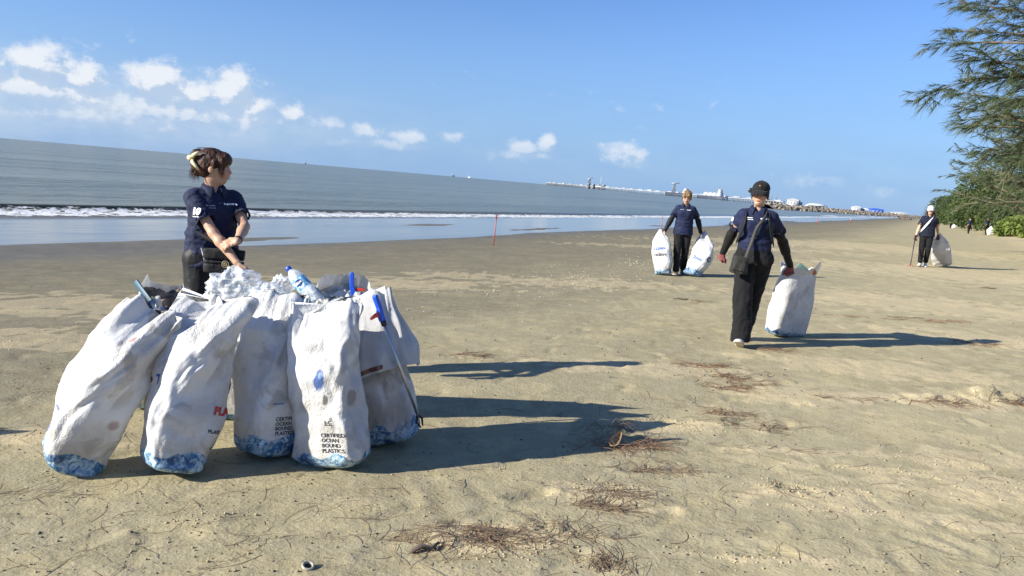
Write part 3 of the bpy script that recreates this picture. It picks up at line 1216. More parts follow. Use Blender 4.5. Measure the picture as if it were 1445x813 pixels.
# leaning one at the end of the heap
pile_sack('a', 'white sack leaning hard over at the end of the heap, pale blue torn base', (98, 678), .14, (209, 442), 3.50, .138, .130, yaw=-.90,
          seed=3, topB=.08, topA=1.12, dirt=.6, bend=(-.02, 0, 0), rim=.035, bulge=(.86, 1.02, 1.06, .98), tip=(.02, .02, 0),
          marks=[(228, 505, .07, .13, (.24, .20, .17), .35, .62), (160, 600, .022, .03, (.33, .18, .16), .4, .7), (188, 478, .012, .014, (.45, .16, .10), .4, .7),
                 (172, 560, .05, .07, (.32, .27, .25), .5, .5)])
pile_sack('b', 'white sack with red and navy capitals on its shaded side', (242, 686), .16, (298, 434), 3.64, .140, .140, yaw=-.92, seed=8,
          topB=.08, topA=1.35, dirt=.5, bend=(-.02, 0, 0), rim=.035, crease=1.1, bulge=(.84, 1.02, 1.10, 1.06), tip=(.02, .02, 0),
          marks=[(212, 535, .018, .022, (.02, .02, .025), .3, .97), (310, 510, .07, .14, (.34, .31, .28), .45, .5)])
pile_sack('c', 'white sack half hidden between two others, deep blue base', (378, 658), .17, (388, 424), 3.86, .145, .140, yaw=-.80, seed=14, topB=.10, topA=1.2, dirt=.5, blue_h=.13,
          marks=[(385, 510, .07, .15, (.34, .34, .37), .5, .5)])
pile_sack('d', 'upright white sack with a torn blue picture and four lines of print', (470, 672), .15, (456, 434), 3.72, .165, .110, yaw=-.38, seed=21,
          topB=.10, topA=1.05, dirt=.5, bulge=(1.14, 1.02, .95, .92), blue_h=.075, rim=.04, bend=(-.01, 0, 0),
          marks=[(448, 536, .026, .060, (.05, .13, .38), .2, .92), (452, 528, .010, .02, (.30, .40, .60), .3, .7), (458, 564, .015, .034, (.12, .10, .09), .2, .9), (497, 562, .034, .052, (.28, .25, .22), .2, .85),
                 (486, 520, .015, .025, (.38, .37, .37), .35, .7), (466, 592, .010, .012, (.14, .13, .13), .3, .8)])
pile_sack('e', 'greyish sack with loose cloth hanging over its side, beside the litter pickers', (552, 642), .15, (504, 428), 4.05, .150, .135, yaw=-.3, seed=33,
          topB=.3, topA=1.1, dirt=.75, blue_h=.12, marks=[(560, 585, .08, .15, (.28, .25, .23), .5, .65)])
pile_sack('f', 'white sack behind the heap with clear plastic bulging out of its mouth', (330, 590), .12, (345, 425), 4.22, .19, .16, yaw=.1, seed=41, mouth='open', topB=.8,
          nth=120, nt=110)
pile_sack('g', 'white sack at the back with brown rubbish showing in its mouth', (215, 580), .15, (243, 434), 4.15, .17, .15, yaw=.2, seed=47, mouth='open', topB=.8,
          nth=120, nt=110, rim=.06)
pile_sack('h', 'white sack at the back holding the upright blue litter picker', (470, 575), .10, (490, 418), 4.25, .18, .15, yaw=.0, seed=52, mouth='open', topB=.8,
          nth=120, nt=110, rim=.06)

# print on the sacks
S = sacks
CERT = 'CERTIFIED\nOCEAN\nBOUND\nPLASTICS'
S['d'].decal('lettering', *text2d(CERT, .026, .0006), 453, 617, M_INK)
S['d'].decal('lettering', *text2d('3:5;', .03, .0006), 457, 600, M_INK)
S['c'].decal('lettering', *text2d('WE LEAN', .014, .0004), 385, 572, M_BLUEINK)
S['c'].decal('lettering', *text2d(CERT, .025, .0006), 388, 594, M_INK)
S['b'].decal('lettering', *text2d('C', .085, .004), 322, 556, M_NAVYINK)
S['b'].decal('lettering', *text2d('PLASTIC', .052, .0028), 301, 584, M_REDINK)
S['b'].decal('lettering', *text2d('PLASTIC', .022, .0008), 294, 611, M_INK)
S['b'].decal('lettering', *text2d('PLASTIC', .02, .0008), 296, 636, M_INK, rot=1.0)
S['b'].decal('lettering', *text2d('L', .06, .004), 226, 530, M_BLUEINK, rot=math.pi)
S['a'].decal('lettering', *text2d('CERTIFIED', .016, .0004), 80, 572, M_BLUEINK)
S['a'].decal('lettering', *text2d('OCEAN\nBOUND\nPLASTICS', .015, .0004), 68, 598, M_BLUEINK)
S['a'].decal('lettering', *text2d('A', .045, .003), 196, 590, M_REDINK)

# loose cloth folded out over sack e
e = S['e']
nt_, nw_ = 70, 110
th0, t0 = e.find(520, 500)
tt, ww = np.meshgrid(np.linspace(e.nt - 2, e.nt * .46, nt_), np.linspace(th0 - 36, th0 + 50, nw_), indexing='ij')
k_ = np.linspace(0, 1, nt_)[:, None]
wv = -np.abs(pn(ww * .09, k_ * .8, 3.0, 77)) * .07 + .02 * pn(ww * .05, k_ * 2.0, 1.0, 79)
off = .030 + .045 * k_ + wv * (.25 + .8 * k_)
ji, ii = np.clip(tt.astype(int), 0, e.nt - 1), ww.astype(int) % e.nth
ax_ = e.P.mean(1)
NN_ = e.NS[ji, ii]
PP = e.surf(ww, tt + 5 * np.sin(ww * .06) * k_, 0)
rad_ = ((PP - ax_[ji]) * NN_).sum(-1)
sm = rad_.copy()
for _ in range(30):
    sm = (np.roll(sm, 1, 1) + np.roll(sm, -1, 1) + sm) / 3 * .5 + .25 * (np.vstack([sm[:1], sm[:-1]]) + np.vstack([sm[1:], sm[-1:]]))
sm = np.maximum(sm, rad_ - .012)
PP = PP + NN_ * (sm - rad_ + off)[..., None]
fo_ = e.add('hanging_cloth', PP.reshape(-1, 3), grid_faces(nt_, nw_), sack_material('loose sack cloth', 61, blue=False, dirt=.15))
ul = fo_.data.uv_layers.new(name='UVMap')
# brown and red strip printed on the lower edge of the hanging cloth
kk = (slice(int(nt_ * .90), int(nt_ * .985)), slice(22, 58))
P2 = (PP + NN_ * .003)[kk]
e.add('printed_strip', P2.reshape(-1, 3), grid_faces(P2.shape[0], P2.shape[1]), pbr('brown printed strip', (.13, .055, .035), .5, .8, 22.0), fo_)


# ------------------------------------------------------------------ crumpled clear plastic, bottle, pickers, slat on the heap
def plastic_material(name, tint=(.9, .93, .95), milk=.35):
    m, t, b = mat(name)
    co = t.add('ShaderNodeTexCoord').outputs['Object']
    b.inputs['Base Color'].default_value = (*tint, 1)
    b.inputs['Roughness'].default_value = .18
    b.inputs['Specular IOR Level'].default_value = .6
    n = t.noise(co, 22.0, 5, .65, 1.0)
    t.l.new(t.bump(n, .5, .012), b.inputs['Normal'])
    tp = t.add('ShaderNodeBsdfTransparent')
    mx = t.add('ShaderNodeMixShader')
    t.l.new(t.ramp(n, .35, .7, milk, min(1, milk + .35)), mx.inputs[0])
    t.l.new(tp.outputs[0], mx.inputs[1])
    t.l.new(b.outputs[0], mx.inputs[2])
    t.l.new(mx.outputs[0], m.node_tree.nodes['Material Output'].inputs['Surface'])
    return m


M_FILM = plastic_material('clear plastic film', milk=.22)


def crumple(c, r, seed, n=44):
    th = np.linspace(0, math.pi, n)
    ph = np.arange(n * 2) * math.pi / n
    T, P = np.meshgrid(th, ph, indexing='ij')
    d = np.stack([np.sin(T) * np.cos(P), np.sin(T) * np.sin(P), np.cos(T)], -1)
    q = d * 2.6
    k = 1 + .35 * fbm(q[..., 0], q[..., 1], q[..., 2] + seed, 2, seed) - .38 * np.abs(pn(q[..., 0] * 1.1, q[..., 1] * 1.1, q[..., 2] * 1.1 + seed, seed + 5)) - .10 * np.abs(pn(q[..., 0] * 2.6, q[..., 1] * 2.6, q[..., 2] * 2.6 + seed, seed + 6)) + .1
    V = np.array(list(c)) + d * k[..., None] * np.array(r)
    return V.reshape(-1, 3), grid_faces(n, 2 * n, True)


for i, (px, py, dep, r, sd, lb) in enumerate([
        (333, 408, 4.22, (.155, .11, .105), 3, 'large crumpled clear plastic bag bulging from the back sack'),
        (378, 420, 4.15, (.095, .08, .07), 9, 'small crumpled clear plastic wrap between bag and bottle'),
        (398, 404, 4.3, (.06, .05, .06), 15, 'twisted clear plastic scrap standing beside the bottle')]):
    o = link('plastic_bag', mesh_np('plastic_bag', *crumple(at(px, py, dep), r, sd)), M_FILM)
    tag(o, lb, 'plastic bag')

# brown rubbish in the mouth of sack g, lining of the open sacks
M_TRASH = pbr('mixed brown rubbish', (.16, .12, .085), .8, .7, 16.0, .6, 40)
M_TRASHG = pbr('pale mixed rubbish', (.42, .42, .40), .6, .5, 9.0, .6, 30)


def filling(s, frac, m, rise=.04, seed=5, name='contents'):
    """lumpy filling that closes an open sack below its rim"""
    i = int(frac * (s.nt - 1))
    ring = s.P[i] * .995 + s.P[i].mean(0) * .005
    c = ring.mean(0)
    nr = 26
    k = np.linspace(1, 0, nr)[:, None, None]
    V = c + (ring - c)[None] * k
    q = V.reshape(-1, 3)
    hgt = rise * (1 - k[..., 0] ** 2) * np.ones(s.nth) + (1 - k[..., 0] ** 4) * .05 * np.abs(fbm(V[..., 0] * 9, V[..., 1] * 9, seed, 3, seed))
    V[..., 2] += hgt
    return s.add(name, V.reshape(-1, 3), grid_faces(nr, s.nth, True), m)


filling(S['g'], .90, M_TRASH)
filling(S['f'], .90, M_TRASHG)
filling(S['h'], .88, M_TRASHG)


def rod_frame(a, b):
    a, b = Vector(a), Vector(b)
    return a, (b - a).normalized(), (b - a).length


# bottle: cap end up-left, foot sunk among the sacks
cap_p, foot_p = at(405, 377, 4.02), at(447, 424, 3.95)
bo, bd, bL = rod_frame(foot_p, cap_p)
bL = .275
bo = cap_p - bd * bL
root = empty('water_bottle', bo)
tag(root, 'clear plastic water bottle with blue cap and blue paper label, lying on the heap', 'bottle')
R_ = .040
prof = [(.001, 0), (.028, .001), (.037, .006), (R_, .02), (R_, .04), (R_ * .96, .045), (R_, .05), (R_ * .96, .06), (R_, .066), (R_ * .96, .076), (R_, .082), (R_ * .97, .092), (R_, .1),
        (R_, .185), (R_ * .95, .2), (R_ * .80, .22), (.022, .238), (.0135, .248), (.013, .258)]
off0 = np.array(list(-bo))


def local(VF):
    return VF[0] + off0, VF[1]


M_PET = plastic_material('clear bottle plastic', (.85, .92, .95), .30)
ob = link('bottle_body', mesh_np('bottle_body', *local(lathe_np(prof, 28, bo, bd))), M_PET, root)
M_BLUECAP = pbr('blue cap plastic', (.02, .07, .42), .35, .05)
link('cap', mesh_np('cap', *local(lathe_np([(.001, .274), (.013, .273), (.0155, .270), (.0155, .252), (.014, .250), (.014, .247)], 24, bo, bd))), M_BLUECAP, root)
mL, t, b = mat('bottle label')
co = t.add('ShaderNodeTexCoord').outputs['Object']
nz = t.noise(co, 46.0, 3, .6)
t.l.new(t.mix(t.ramp(nz, .5, .56), (.10, .33, .55), (.62, .75, .82)), b.inputs['Base Color'])
b.inputs['Roughness'].default_value = .35
lab = link('label', mesh_np('label', *local(lathe_np([(R_ + .0006, .112), (R_ + .0012, .114), (R_ + .0012, .178), (R_ + .0006, .18)], 28, bo, bd))), mL, root)
# brand oval on the label: facing the camera
view = (Vector((0, 0, HCAM)) - (bo + bd * .145))
view -= view.dot(bd) * bd
view.normalize()
sd_ = bd.cross(view)
ang = np.arange(26) * 2 * math.pi / 26


def on_label(a_, h_, r_):
    return np.array([list(bo + bd * hh + (view * math.cos(aa) + sd_ * math.sin(aa)) * r_ - bo) for aa, hh in zip(np.ravel(a_), np.ravel(h_))])


rr = np.linspace(0.02, 1, 6)[:, None]
V = on_label(-.25 + rr * np.cos(ang) * .52, .150 + rr * np.sin(ang) * .018, R_ + .0025)
link('brand_oval', mesh_np('brand_oval', V, grid_faces(6, 26, True)), pbr('navy label print', (.012, .022, .16), .4), lab)
TV, TF = text2d('Blue', .020, .0006, 'CENTER', .006)
V = on_label(-.25 - (TV[:, 1] * 0) + TV[:, 0] / R_, .150 + TV[:, 1] - .006, R_ + .0035)
link('lettering', mesh_np('lettering', V, TF), M_WHITEINK, lab)

# dark can beside the bottle
c0, c1 = at(440, 409, 4.1), at(455, 428, 4.06)
cd = (c1 - c0).normalized()
can = link('drink_can', mesh_np('drink_can', *(lambda VF: (VF[0] - np.array(list(c0)), VF[1]))(lathe_np([(.001, .003), (.022, .003), (.024, 0), (.027, .004), (.030, .012), (.030, .10), (.026, .112), (.001, .112)], 24, c0, cd))),
           pbr('dark green can', (.045, .06, .055), .35, .3, 20))
can.location = c0
tag(can, 'dark crushed can wedged beside the water bottle', 'can')

# teal wooden slat stuck behind the leaning sack
a, bq = at(191, 397, 4.05), at(232, 452, 3.95)
d = (a - bq)
bq = a - d.normalized() * .34
x, y, dd = frame_of(a - bq, (0, 1, .2))
R3 = np.array([list(x), list(y), list(dd)]).T
ctr = (a + bq) / 2
V, F = box_np((0, 0, 0), (.032, .010, .34), R3)
o = link('slat', mesh_np('slat', V, F), pbr('teal painted wood', (.012, .065, .105), .55, .3, 30), None, False)
o.location = ctr
bevel_mod(o, .0015, 1)
tag(o, 'teal painted wooden slat sticking out behind the leaning sack', 'slat')

M_PBLUE = pbr('blue handle plastic', (.012, .08, .55), .38, .08)
M_PRED = pbr('red trigger plastic', (.62, .045, .02), .4, .08)
M_PBLACK = pbr('black plastic', (.02, .02, .022), .45, .1)
M_ALU = pbr('brushed aluminium', (.50, .51, .52), .35, .1, 40, metal=.9)


def prism(poly, w, origin, ex, ey, ez):
    P = [np.array(list(origin)) + np.array(list(ex)) * x + np.array(list(ey)) * y for x, y in poly]
    n = len(P)
    z = np.array(list(ez)) * w / 2
    V = np.array([p - z for p in P] + [p + z for p in P])
    bm = bmesh.new()
    vs = [bm.verts.new(v) for v in V]
    bm.faces.new(vs[:n][::-1])
    bm.faces.new(vs[n:])
    for i in range(n):
        bm.faces.new((vs[i], vs[(i + 1) % n], vs[n + (i + 1) % n], vs[n + i]))
    bmesh.ops.recalc_face_normals(bm, faces=bm.faces)
    me = bpy.data.meshes.new('p')
    bm.to_mesh(me)
    bm.free()
    return me


def picker(name, label, top, axis, trig, side, L=.78):
    """litter picker: pistol grip, trigger, shaft, jaws. axis points from grip down the shaft"""
    r = empty(name, top)
    axis, trig = Vector(axis).normalized(), Vector(trig)
    trig = (trig - trig.dot(axis) * axis).normalized()
    sd = axis.cross(trig)
    z0 = Vector((0, 0, 0))
    g = link('handle', prism([(0, -.012), (.010, -.020), (.085, -.018), (.115, -.012), (.140, -.014), (.140, .014), (.10, .016), (.07, .004), (.012, .004), (0, -.002)], .026, z0, axis, trig, sd), M_PBLUE, r, False)
    bevel_mod(g, .004, 2)
    q = link('trigger', prism([(.085, .014), (.088, .055), (.096, .070), (.104, .066), (.104, .040), (.112, .015)], .014, z0, axis, trig, sd), M_PRED, r, False)
    bevel_mod(q, .003, 2)
    link('collar', mesh_np('collar', *tube_np([axis * .138, axis * .165], .015, 12)), M_PBLACK, r)
    link('shaft', mesh_np('shaft', *tube_np([axis * .16, axis * (L - .06)], .008, 10)), M_ALU, r)
    for s in (-1, 1):
        link('jaw', mesh_np('jaw', *tube_np([axis * (L - .07), axis * (L - .04) + trig * s * .022, axis * L + trig * s * .008], [.007, .008, .004], 8)), M_PBLACK, r)
    tag(r, label, 'litter picker')
    return r


picker('litter_picker', 'blue litter picker standing upright in the heap, red trigger turned outward', at(499, 384, 4.2), (at(496, 470, 4.15) - at(499, 384, 4.2)), (1, .1, .0), 1)
p0, p1 = at(527, 417, 3.76), at(562, 512, 3.83)
picker('litter_picker', 'blue handled litter picker leaning on the side of the heap with its shaft in view', p0, p1 - p0, (-.6, -.8, 0), 1, .76)

# ------------------------------------------------------------------ people
def skin_mat(name, col):
    m, t, b = mat(name)
    a = t.attr('tint')
    co = t.add('ShaderNodeTexCoord').outputs['Object']
    n = t.noise(co, 30.0, 4, .6)
    t.l.new(t.mix(t.ramp(n, .3, .7, 0, .22), a[0], t.mix(1.0, a[0], (.82, .70, .66), 'MULTIPLY')), b.inputs['Base Color'])
    b.inputs['Roughness'].default_value = .5
    b.inputs['Specular IOR Level'].default_value = .4
    b.inputs['Subsurface Weight'].default_value = .12
    b.inputs['Subsurface Radius'].default_value = (.012, .005, .003)
    b.inputs['Subsurface Scale'].default_value = .6
    return m


def hair_mat(name, ca, cb):
    m, t, b = mat(name)
    co = t.add('ShaderNodeTexCoord').outputs['Object']
    n = t.noise(t.scale(co, (1.0, 1.0, .25)), 70.0, 4, .6)
    n2 = t.noise(t.scale(co, (1.0, 1.0, .3)), 16.0, 3, .6)
    t.l.new(t.mix(t.ramp(t.math('ADD', t.math('MULTIPLY', n, .5), t.math('MULTIPLY', n2, .5)), .38, .62), ca, cb), b.inputs['Base Color'])
    b.inputs['Roughness'].default_value = .58
    b.inputs['Specular IOR Level'].default_value = .3
    t.l.new(t.bump(n, .6, .006), b.inputs['Normal'])
    return m


def cloth_mat(name, col, rough=.8, var=.18, sheen=.25):
    m, t, b = mat(name)
    co = t.add('ShaderNodeTexCoord').outputs['Object']
    n = t.noise(co, 9.0, 4, .55)
    w = t.noise(co, 240.0, 2, .5)
    f = t.ramp(n, .3, .7, 1 - var, 1 + var)
    sc = t.add('ShaderNodeVectorMath', operation='SCALE')
    sc.inputs[0].default_value = col
    t.l.new(f, sc.inputs[3])
    t.l.new(sc.outputs[0], b.inputs['Base Color'])
    b.inputs['Roughness'].default_value = rough
    b.inputs['Specular IOR Level'].default_value = .25
    b.inputs['Sheen Weight'].default_value = sheen * .2
    b.inputs['Sheen Roughness'].default_value = .6
    t.l.new(t.bump(t.math('ADD', t.math('MULTIPLY', t.noise(co, 24.0, 3, .55, .5), .8), t.math('MULTIPLY', w, .12)), .35, .010), b.inputs['Normal'])
    return m


SKIN = skin_mat('skin', None)
M_NAVY = cloth_mat('navy polo cloth', (.0065, .0115, .043), .75)
M_NAVYD = cloth_mat('dark navy cloth', (.005, .007, .020), .8)
M_BLACK = cloth_mat('black trouser cloth', (.0055, .0055, .006), .85)
M_BLACKS = cloth_mat('black stretch cloth', (.005, .005, .0055), .65)
M_SHOE = pbr('white shoe leather', (.58, .57, .55), .5, .08, 20)
M_SHOEB = pbr('grey brown shoe', (.16, .13, .10), .6, .2, 20)
M_SOLE = pbr('cream rubber sole', (.55, .50, .40), .7, .15, 30)
M_GLOVE = cloth_mat('maroon knit glove', (.19, .055, .055), .9, .3)
M_GLOVED = cloth_mat('dark brown knit glove', (.10, .045, .04), .9, .3)
M_HAIRB = hair_mat('dark hair', (.012, .009, .008), (.035, .022, .017))
M_HAIRR = hair_mat('reddish brown hair', (.016, .007, .005), (.070, .028, .016))
M_HAIRL = hair_mat('brown hair with blonde streaks', (.055, .030, .016), (.30, .19, .09))
M_CAPB = cloth_mat('black cap cloth', (.007, .007, .007), .8)
M_CAPW = cloth_mat('white cap cloth', (.60, .60, .59), .8, .05)
M_CLIP = pbr('cream marbled clip', (.72, .62, .36), .35, .25, 60)


def rotz(a):
    return np.array(Matrix.Rotation(a, 3, 'Z'))


def rotx(a):
    return np.array(Matrix.Rotation(a, 3, 'X'))


def ik(a, b, l1, l2, pole):
    a, b, pole = (np.array(list(q), float) for q in (a, b, pole))
    d = b - a
    L = np.linalg.norm(d)
    if L > (l1 + l2) * .998:
        f = L / ((l1 + l2) * .998)
        l1, l2 = l1 * f, l2 * f
    d = d / L
    x = (l1 * l1 - l2 * l2 + L * L) / (2 * L)
    h = math.sqrt(max(l1 * l1 - x * x, 1e-8))
    p = pole - (pole @ d) * d
    p /= np.linalg.norm(p) + 1e-9
    return a + d * x + p * h


def unit(v):
    v = np.array(list(v), float)
    return v / (np.linalg.norm(v) + 1e-12)


def hand_prims(S, w, d, n, thumb, curl=.5, s=1.0, inf=0.0, spread=1.0, coarse=False):
    """palm, four fingers of unequal length with knuckle bends and a thumb. n = palm side, thumb = +1/-1"""
    w, d, n = np.array(w), unit(d), np.array(n, float)
    n = unit(n - (n @ d) * d)
    side = np.cross(d, n) * thumb
    S.seg(w - d * .005, w + d * .082 * s, side, ((.026 + inf) * s, (.016 + inf) * s), ((.040 + inf) * s, (.0125 + inf) * s), .012)
    curls = curl if isinstance(curl, (list, tuple)) else [curl] * 4
    for i, (o, l) in enumerate(zip((.029, .0095, -.010, -.028), (.070, .078, .072, .056))):
        p = w + d * (.078 - .006 * abs(i - 1)) * s + side * o * s * spread
        a = .15
        for j, fr in enumerate((.45, .31, .24)):
            a += curls[i] * (.9 if j == 0 else 1.15)
            q = p + (d * math.cos(a) + n * math.sin(a) + side * (o * (spread - 1) * 6)) * l * fr * s
            S.cone(p, q, (.0092 - .0010 * j + inf) * s, (.0084 - .0010 * j + inf) * s, .004 if not coarse else .01)
            p = q
    b = w + d * .022 * s + side * .024 * s
    m = b + unit(side * .75 + d * .7 + n * .35) * .045 * s
    e = m + unit(side * .25 + d * .85 + n * .55) * .030 * s
    S.cone(b, m, (.014 + inf) * s, (.0105 + inf) * s, .010).cone(m, e, (.0105 + inf) * s, (.0085 + inf) * s, .004)


class Person:
    def __init__(s, label, root, yaw, h=1.6, lean=(0, 0), head_yaw=0., head_pitch=0., head_roll=0., feet=None, hands=None, vox=.0065, skin=(.44, .26, .175), hip_dy=0.0,
                 hipshift=0.0, group=None, slim=1.0):
        s.k = k = h / 1.6
        s.vox = vox
        s.skin = skin
        s.root = empty('person', root, yaw)
        tag(s.root, label, 'person', group)
        s.R = rotz(yaw)
        s.o = np.array(list(root), float)
        V3 = lambda x, y, z: np.array([x, y, z], float) * k
        lx, ly = lean
        s.hipc = V3(hipshift, hip_dy, .86)
        s.waist = V3(hipshift * .7 + lx * .35, ly * .35 + hip_dy * .6, 1.02)
        s.chest = V3(lx * .75, ly * .75, 1.20)
        s.neck = V3(lx, ly + .012, 1.335)
        s.sh = {sd: V3(lx + sd * .142 * slim, ly, 1.268) for sd in (-1, 1)}
        s.hip = {sd: s.hipc + V3(sd * .082, 0, -.03) for sd in (-1, 1)}
        s.hc = V3(lx, ly - .012 - .02 * math.sin(head_pitch), 1.492 - .03 * abs(math.sin(head_pitch)))
        s.HR = rotz(head_yaw) @ np.array(Matrix.Rotation(head_roll, 3, 'Y')) @ rotx(head_pitch)
        s.ft, s.kn = {}, {}
        for sd in (-1, 1):
            f = feet[sd]            # (x, y, lift, toe pitch, toe yaw)
            ank = np.array([f[0], f[1], .078 * k + f[2]])
            s.ft[sd] = (ank, f[3], f[4])
            s.kn[sd] = ik(s.hip[sd], ank, .385 * k, .375 * k, (0, -1, 0))
        s.wr, s.el, s.hd = {}, {}, {}
        for sd in (-1, 1):
            hnd = hands[sd]         # dict: w (wrist, world), pole, d, n, curl
            w = s.loc(hnd['w'])
            s.wr[sd] = w
            s.el[sd] = ik(s.sh[sd], w, .262 * k, .232 * k, hnd.get('pole', (sd * .6, 1, 0)))
            d = hnd.get('d')
            s.hd[sd] = (unit(w - s.el[sd]) if d is None else unit(s.dirl(d)), unit(s.dirl(hnd['n'])) if 'n' in hnd else np.array([-sd, 0.0, 0]), hnd.get('curl', .45), hnd.get('spread', 1.0))

    def loc(s, w):
        return (np.array(list(w), float) - s.o) @ s.R

    def dirl(s, d):
        return np.array(list(d), float) @ s.R

    def H(s, x, y, z):
        return s.hc + s.HR @ (np.array([x, y, z], float) * s.k)

    def part(s, name, VF, m, parent=None, label=None):
        o = link(name, mesh_np(name, *VF), m, parent or s.root)
        if label:
            o['label'] = label
        return o

    def body(s, coarse=False, mouth_open=0.0):
        k = s.k
        S = SDF()
        S.ell(s.hipc, np.array([.138, .095, .10]) * k, k=.05)
        S.seg(s.hipc, s.waist, (1, 0, 0), (.132 * k, .092 * k), (.112 * k, .080 * k), .05)
        S.seg(s.waist, s.chest, (1, 0, 0), (.118 * k, .085 * k), (.142 * k, .098 * k), .05)
        S.cone(s.sh[-1] * .8 + s.neck * .2 - np.array([0, 0, .02]), s.sh[1] * .8 + s.neck * .2 - np.array([0, 0, .02]), .04 * k, .04 * k, .03)
        S.cone(s.neck - np.array([0, 0, .03]), s.H(0, .022, -.075), .050 * k, .046 * k, .03)
        for sd in (-1, 1):
            S.cone(s.hip[sd], s.kn[sd], .078 * k, .050 * k, .04).cone(s.kn[sd], s.ft[sd][0], .050 * k, .034 * k, .02)
            S.cone(s.sh[sd], s.el[sd], .038 * k, .034 * k, .02)
            mid = s.el[sd] * .7 + s.wr[sd] * .3
            S.cone(s.el[sd], mid, .034 * k, .036 * k, .015).cone(mid, s.wr[sd], .036 * k, .0235 * k, .015)
            d, n, c, sp = s.hd[sd]
            hand_prims(S, s.wr[sd], d, n, -sd * s.thumbsign(sd, d, n), c, k, 0, sp, coarse)
        HRk = s.HR
        E = lambda c, r, kk=.02, sub=False: S.ell(s.H(*c), np.array(r) * k, HRk, kk, sub)
        E((0, .018, .030), (.073, .092, .083), .02)
        E((0, -.022, -.032), (.060, .066, .083), .03)
        E((0, -.046, -.090), (.034, .034, .024), .03)
        for q in (-1, 1):
            E((q * .034, -.058, -.034), (.028, .022, .030), .02)
            E((q * .074, .012, -.018), (.009, .020, .031), .006)
        if not coarse:
            E((0, -.074, .024), (.050, .014, .012), .02)
            for q in (-1, 1):
                E((q * .031, -.098, .003), (.017, .014, .010), 0, True)
                E((q * .031, -.0755, .002), (.0135, .0135, .0135), .004)
                E((q * .010, -.094, -.034), (.009, .010, .008), .008)
            S.cone(s.H(0, -.084, .008), s.H(0, -.103, -.028), .0075 * k, .0105 * k, .012)
            E((0, -.083, -.058), (.023, .011, .007), .006)
            E((0, -.081, -.071 - .012 * mouth_open), (.019, .011, .0075), .006)
            if mouth_open:
                E((0, -.096, -.064 - .005 * mouth_open), (.015, .012, .005 * mouth_open), 0, True)
        else:
            S.cone(s.H(0, -.082, .008), s.H(0, -.098, -.028), .009 * k, .012 * k, .012)
        V, F = S.mesh(s.vox, 1)
        o = s.part('body', (V, F), SKIN)
        # colouring of lips, brows and eyes on the one skin surface
        Q = (V - s.hc) @ s.HR / k
        C = np.tile(np.array(s.skin), (len(V), 1))
        head = (np.abs(Q) < .14).all(1)

        def paint(c, r, col, st=1.0, soft=.3):
            e = np.sqrt((((Q - np.array(c)) / np.array(r)) ** 2).sum(1))
            w = (st * (1 - sstep(e, 1 - soft, 1 + soft)) * head)[:, None]
            C[:] = C * (1 - w) + np.array(col) * w
        for q in (-1, 1):
            paint((q * .036, -.075, -.03), (.03, .04, .025), np.array(s.skin) * np.array([1.1, .85, .8]), .5, .8)
            paint((q * .031, -.09, .003), (.0165, .02, .0065), (.50, .46, .43))
            paint((q * .031, -.09, .002), (.0075, .02, .0075), (.012, .008, .006))
            paint((q * .031, -.09, .0085), (.019, .02, .004), (.02, .013, .01), .9)
            paint((q * .032, -.085, .024), (.023, .03, .0055), (.035, .022, .016), .85)
        paint((0, -.09, -.0645), (.025, .022, .013), np.array(s.skin) * np.array([.95, .48, .48]), .85)
        if mouth_open:
            paint((0, -.085, -.064 - .005 * mouth_open), (.015, .012, .005 * mouth_open), (.08, .015, .015), .95)
        cattr(o.data, 'tint', C)
        return o

    def thumbsign(s, sd, d, n):
        return -1.0 if s.flip.get(sd) else 1.0
    flip = {}

    # -------- clothes
    def shirt(s, m=None, hem=.80, sleeve=.62, loose=1.0, inflate=0.0, name='polo_shirt', seed=1, hem_w=None, sleeve_r=(.058, .070), fold=1.0, tuck=False):
        k = s.k
        z0 = s.hipc * 1.0
        hemc = np.array([s.hipc[0], s.hipc[1], hem * k])
        hw = hem_w or (.178, .128)
        S = SDF()
        up = (s.waist - s.hipc)
        S.seg(hemc - np.array([0, 0, .03]), s.waist, (1, 0, 0), (hw[0] * k, hw[1] * k), (.150 * k * loose, .112 * k * loose), .03)
        S.seg(s.waist, s.chest, (1, 0, 0), (.150 * k * loose, .112 * k * loose), (.160 * k, .116 * k), .03)
        for q in (-1, 1):
            S.ell(s.chest + np.array([q * .065, -.070, -.01]) * k, np.array([.062, .050, .062]) * k, None, .05)
        S.seg(s.chest, s.neck - np.array([0, 0, .045]) * k, (1, 0, 0), (.160 * k, .116 * k), (.120 * k, .080 * k), .04)
        S.cone(s.sh[-1] * .80 + s.neck * .20 - np.array([0, 0, .010]), s.sh[1] * .80 + s.neck * .20 - np.array([0, 0, .010]), .054 * k, .054 * k, .035)
        S.cone(s.neck - np.array([0, 0, .05]) * k, s.neck + np.array([0, 0, .012]) * k, .080 * k, .058 * k, .03)
        for sd in (-1, 1):
            S.cone(s.neck + np.array([sd * .03, .01, -.035]) * k, s.sh[sd] * .9 + s.neck * .1, .050 * k, .046 * k, .03)
        for sd in (-1, 1):
            a, b = s.sh[sd], s.el[sd]
            e = a + (b - a) * sleeve
            S.cone(a, a + (b - a) * .25, .050 * k, (sleeve_r[0] - .002) * k, .03)
            S.cone(a + (b - a) * .18, e, (sleeve_r[0] - .008) * k, sleeve_r[1] * k, .020, flat=True)
        for sd in (-1, 1):
            a, b = s.sh[sd], s.el[sd]
            e = a + (b - a) * sleeve
            dd = unit(b - a)
            S.cone(e - dd * .05 * k, e + dd * .05, (sleeve_r[1] - .010) * k, (sleeve_r[1] - .006) * k, 0, sub=True, flat=True)
        S.cone(s.neck + np.array([0, 0, -.012]) * k, s.neck + np.array([0, 0, .08]) * k, .046 * k, .060 * k, 0, sub=True, flat=True)
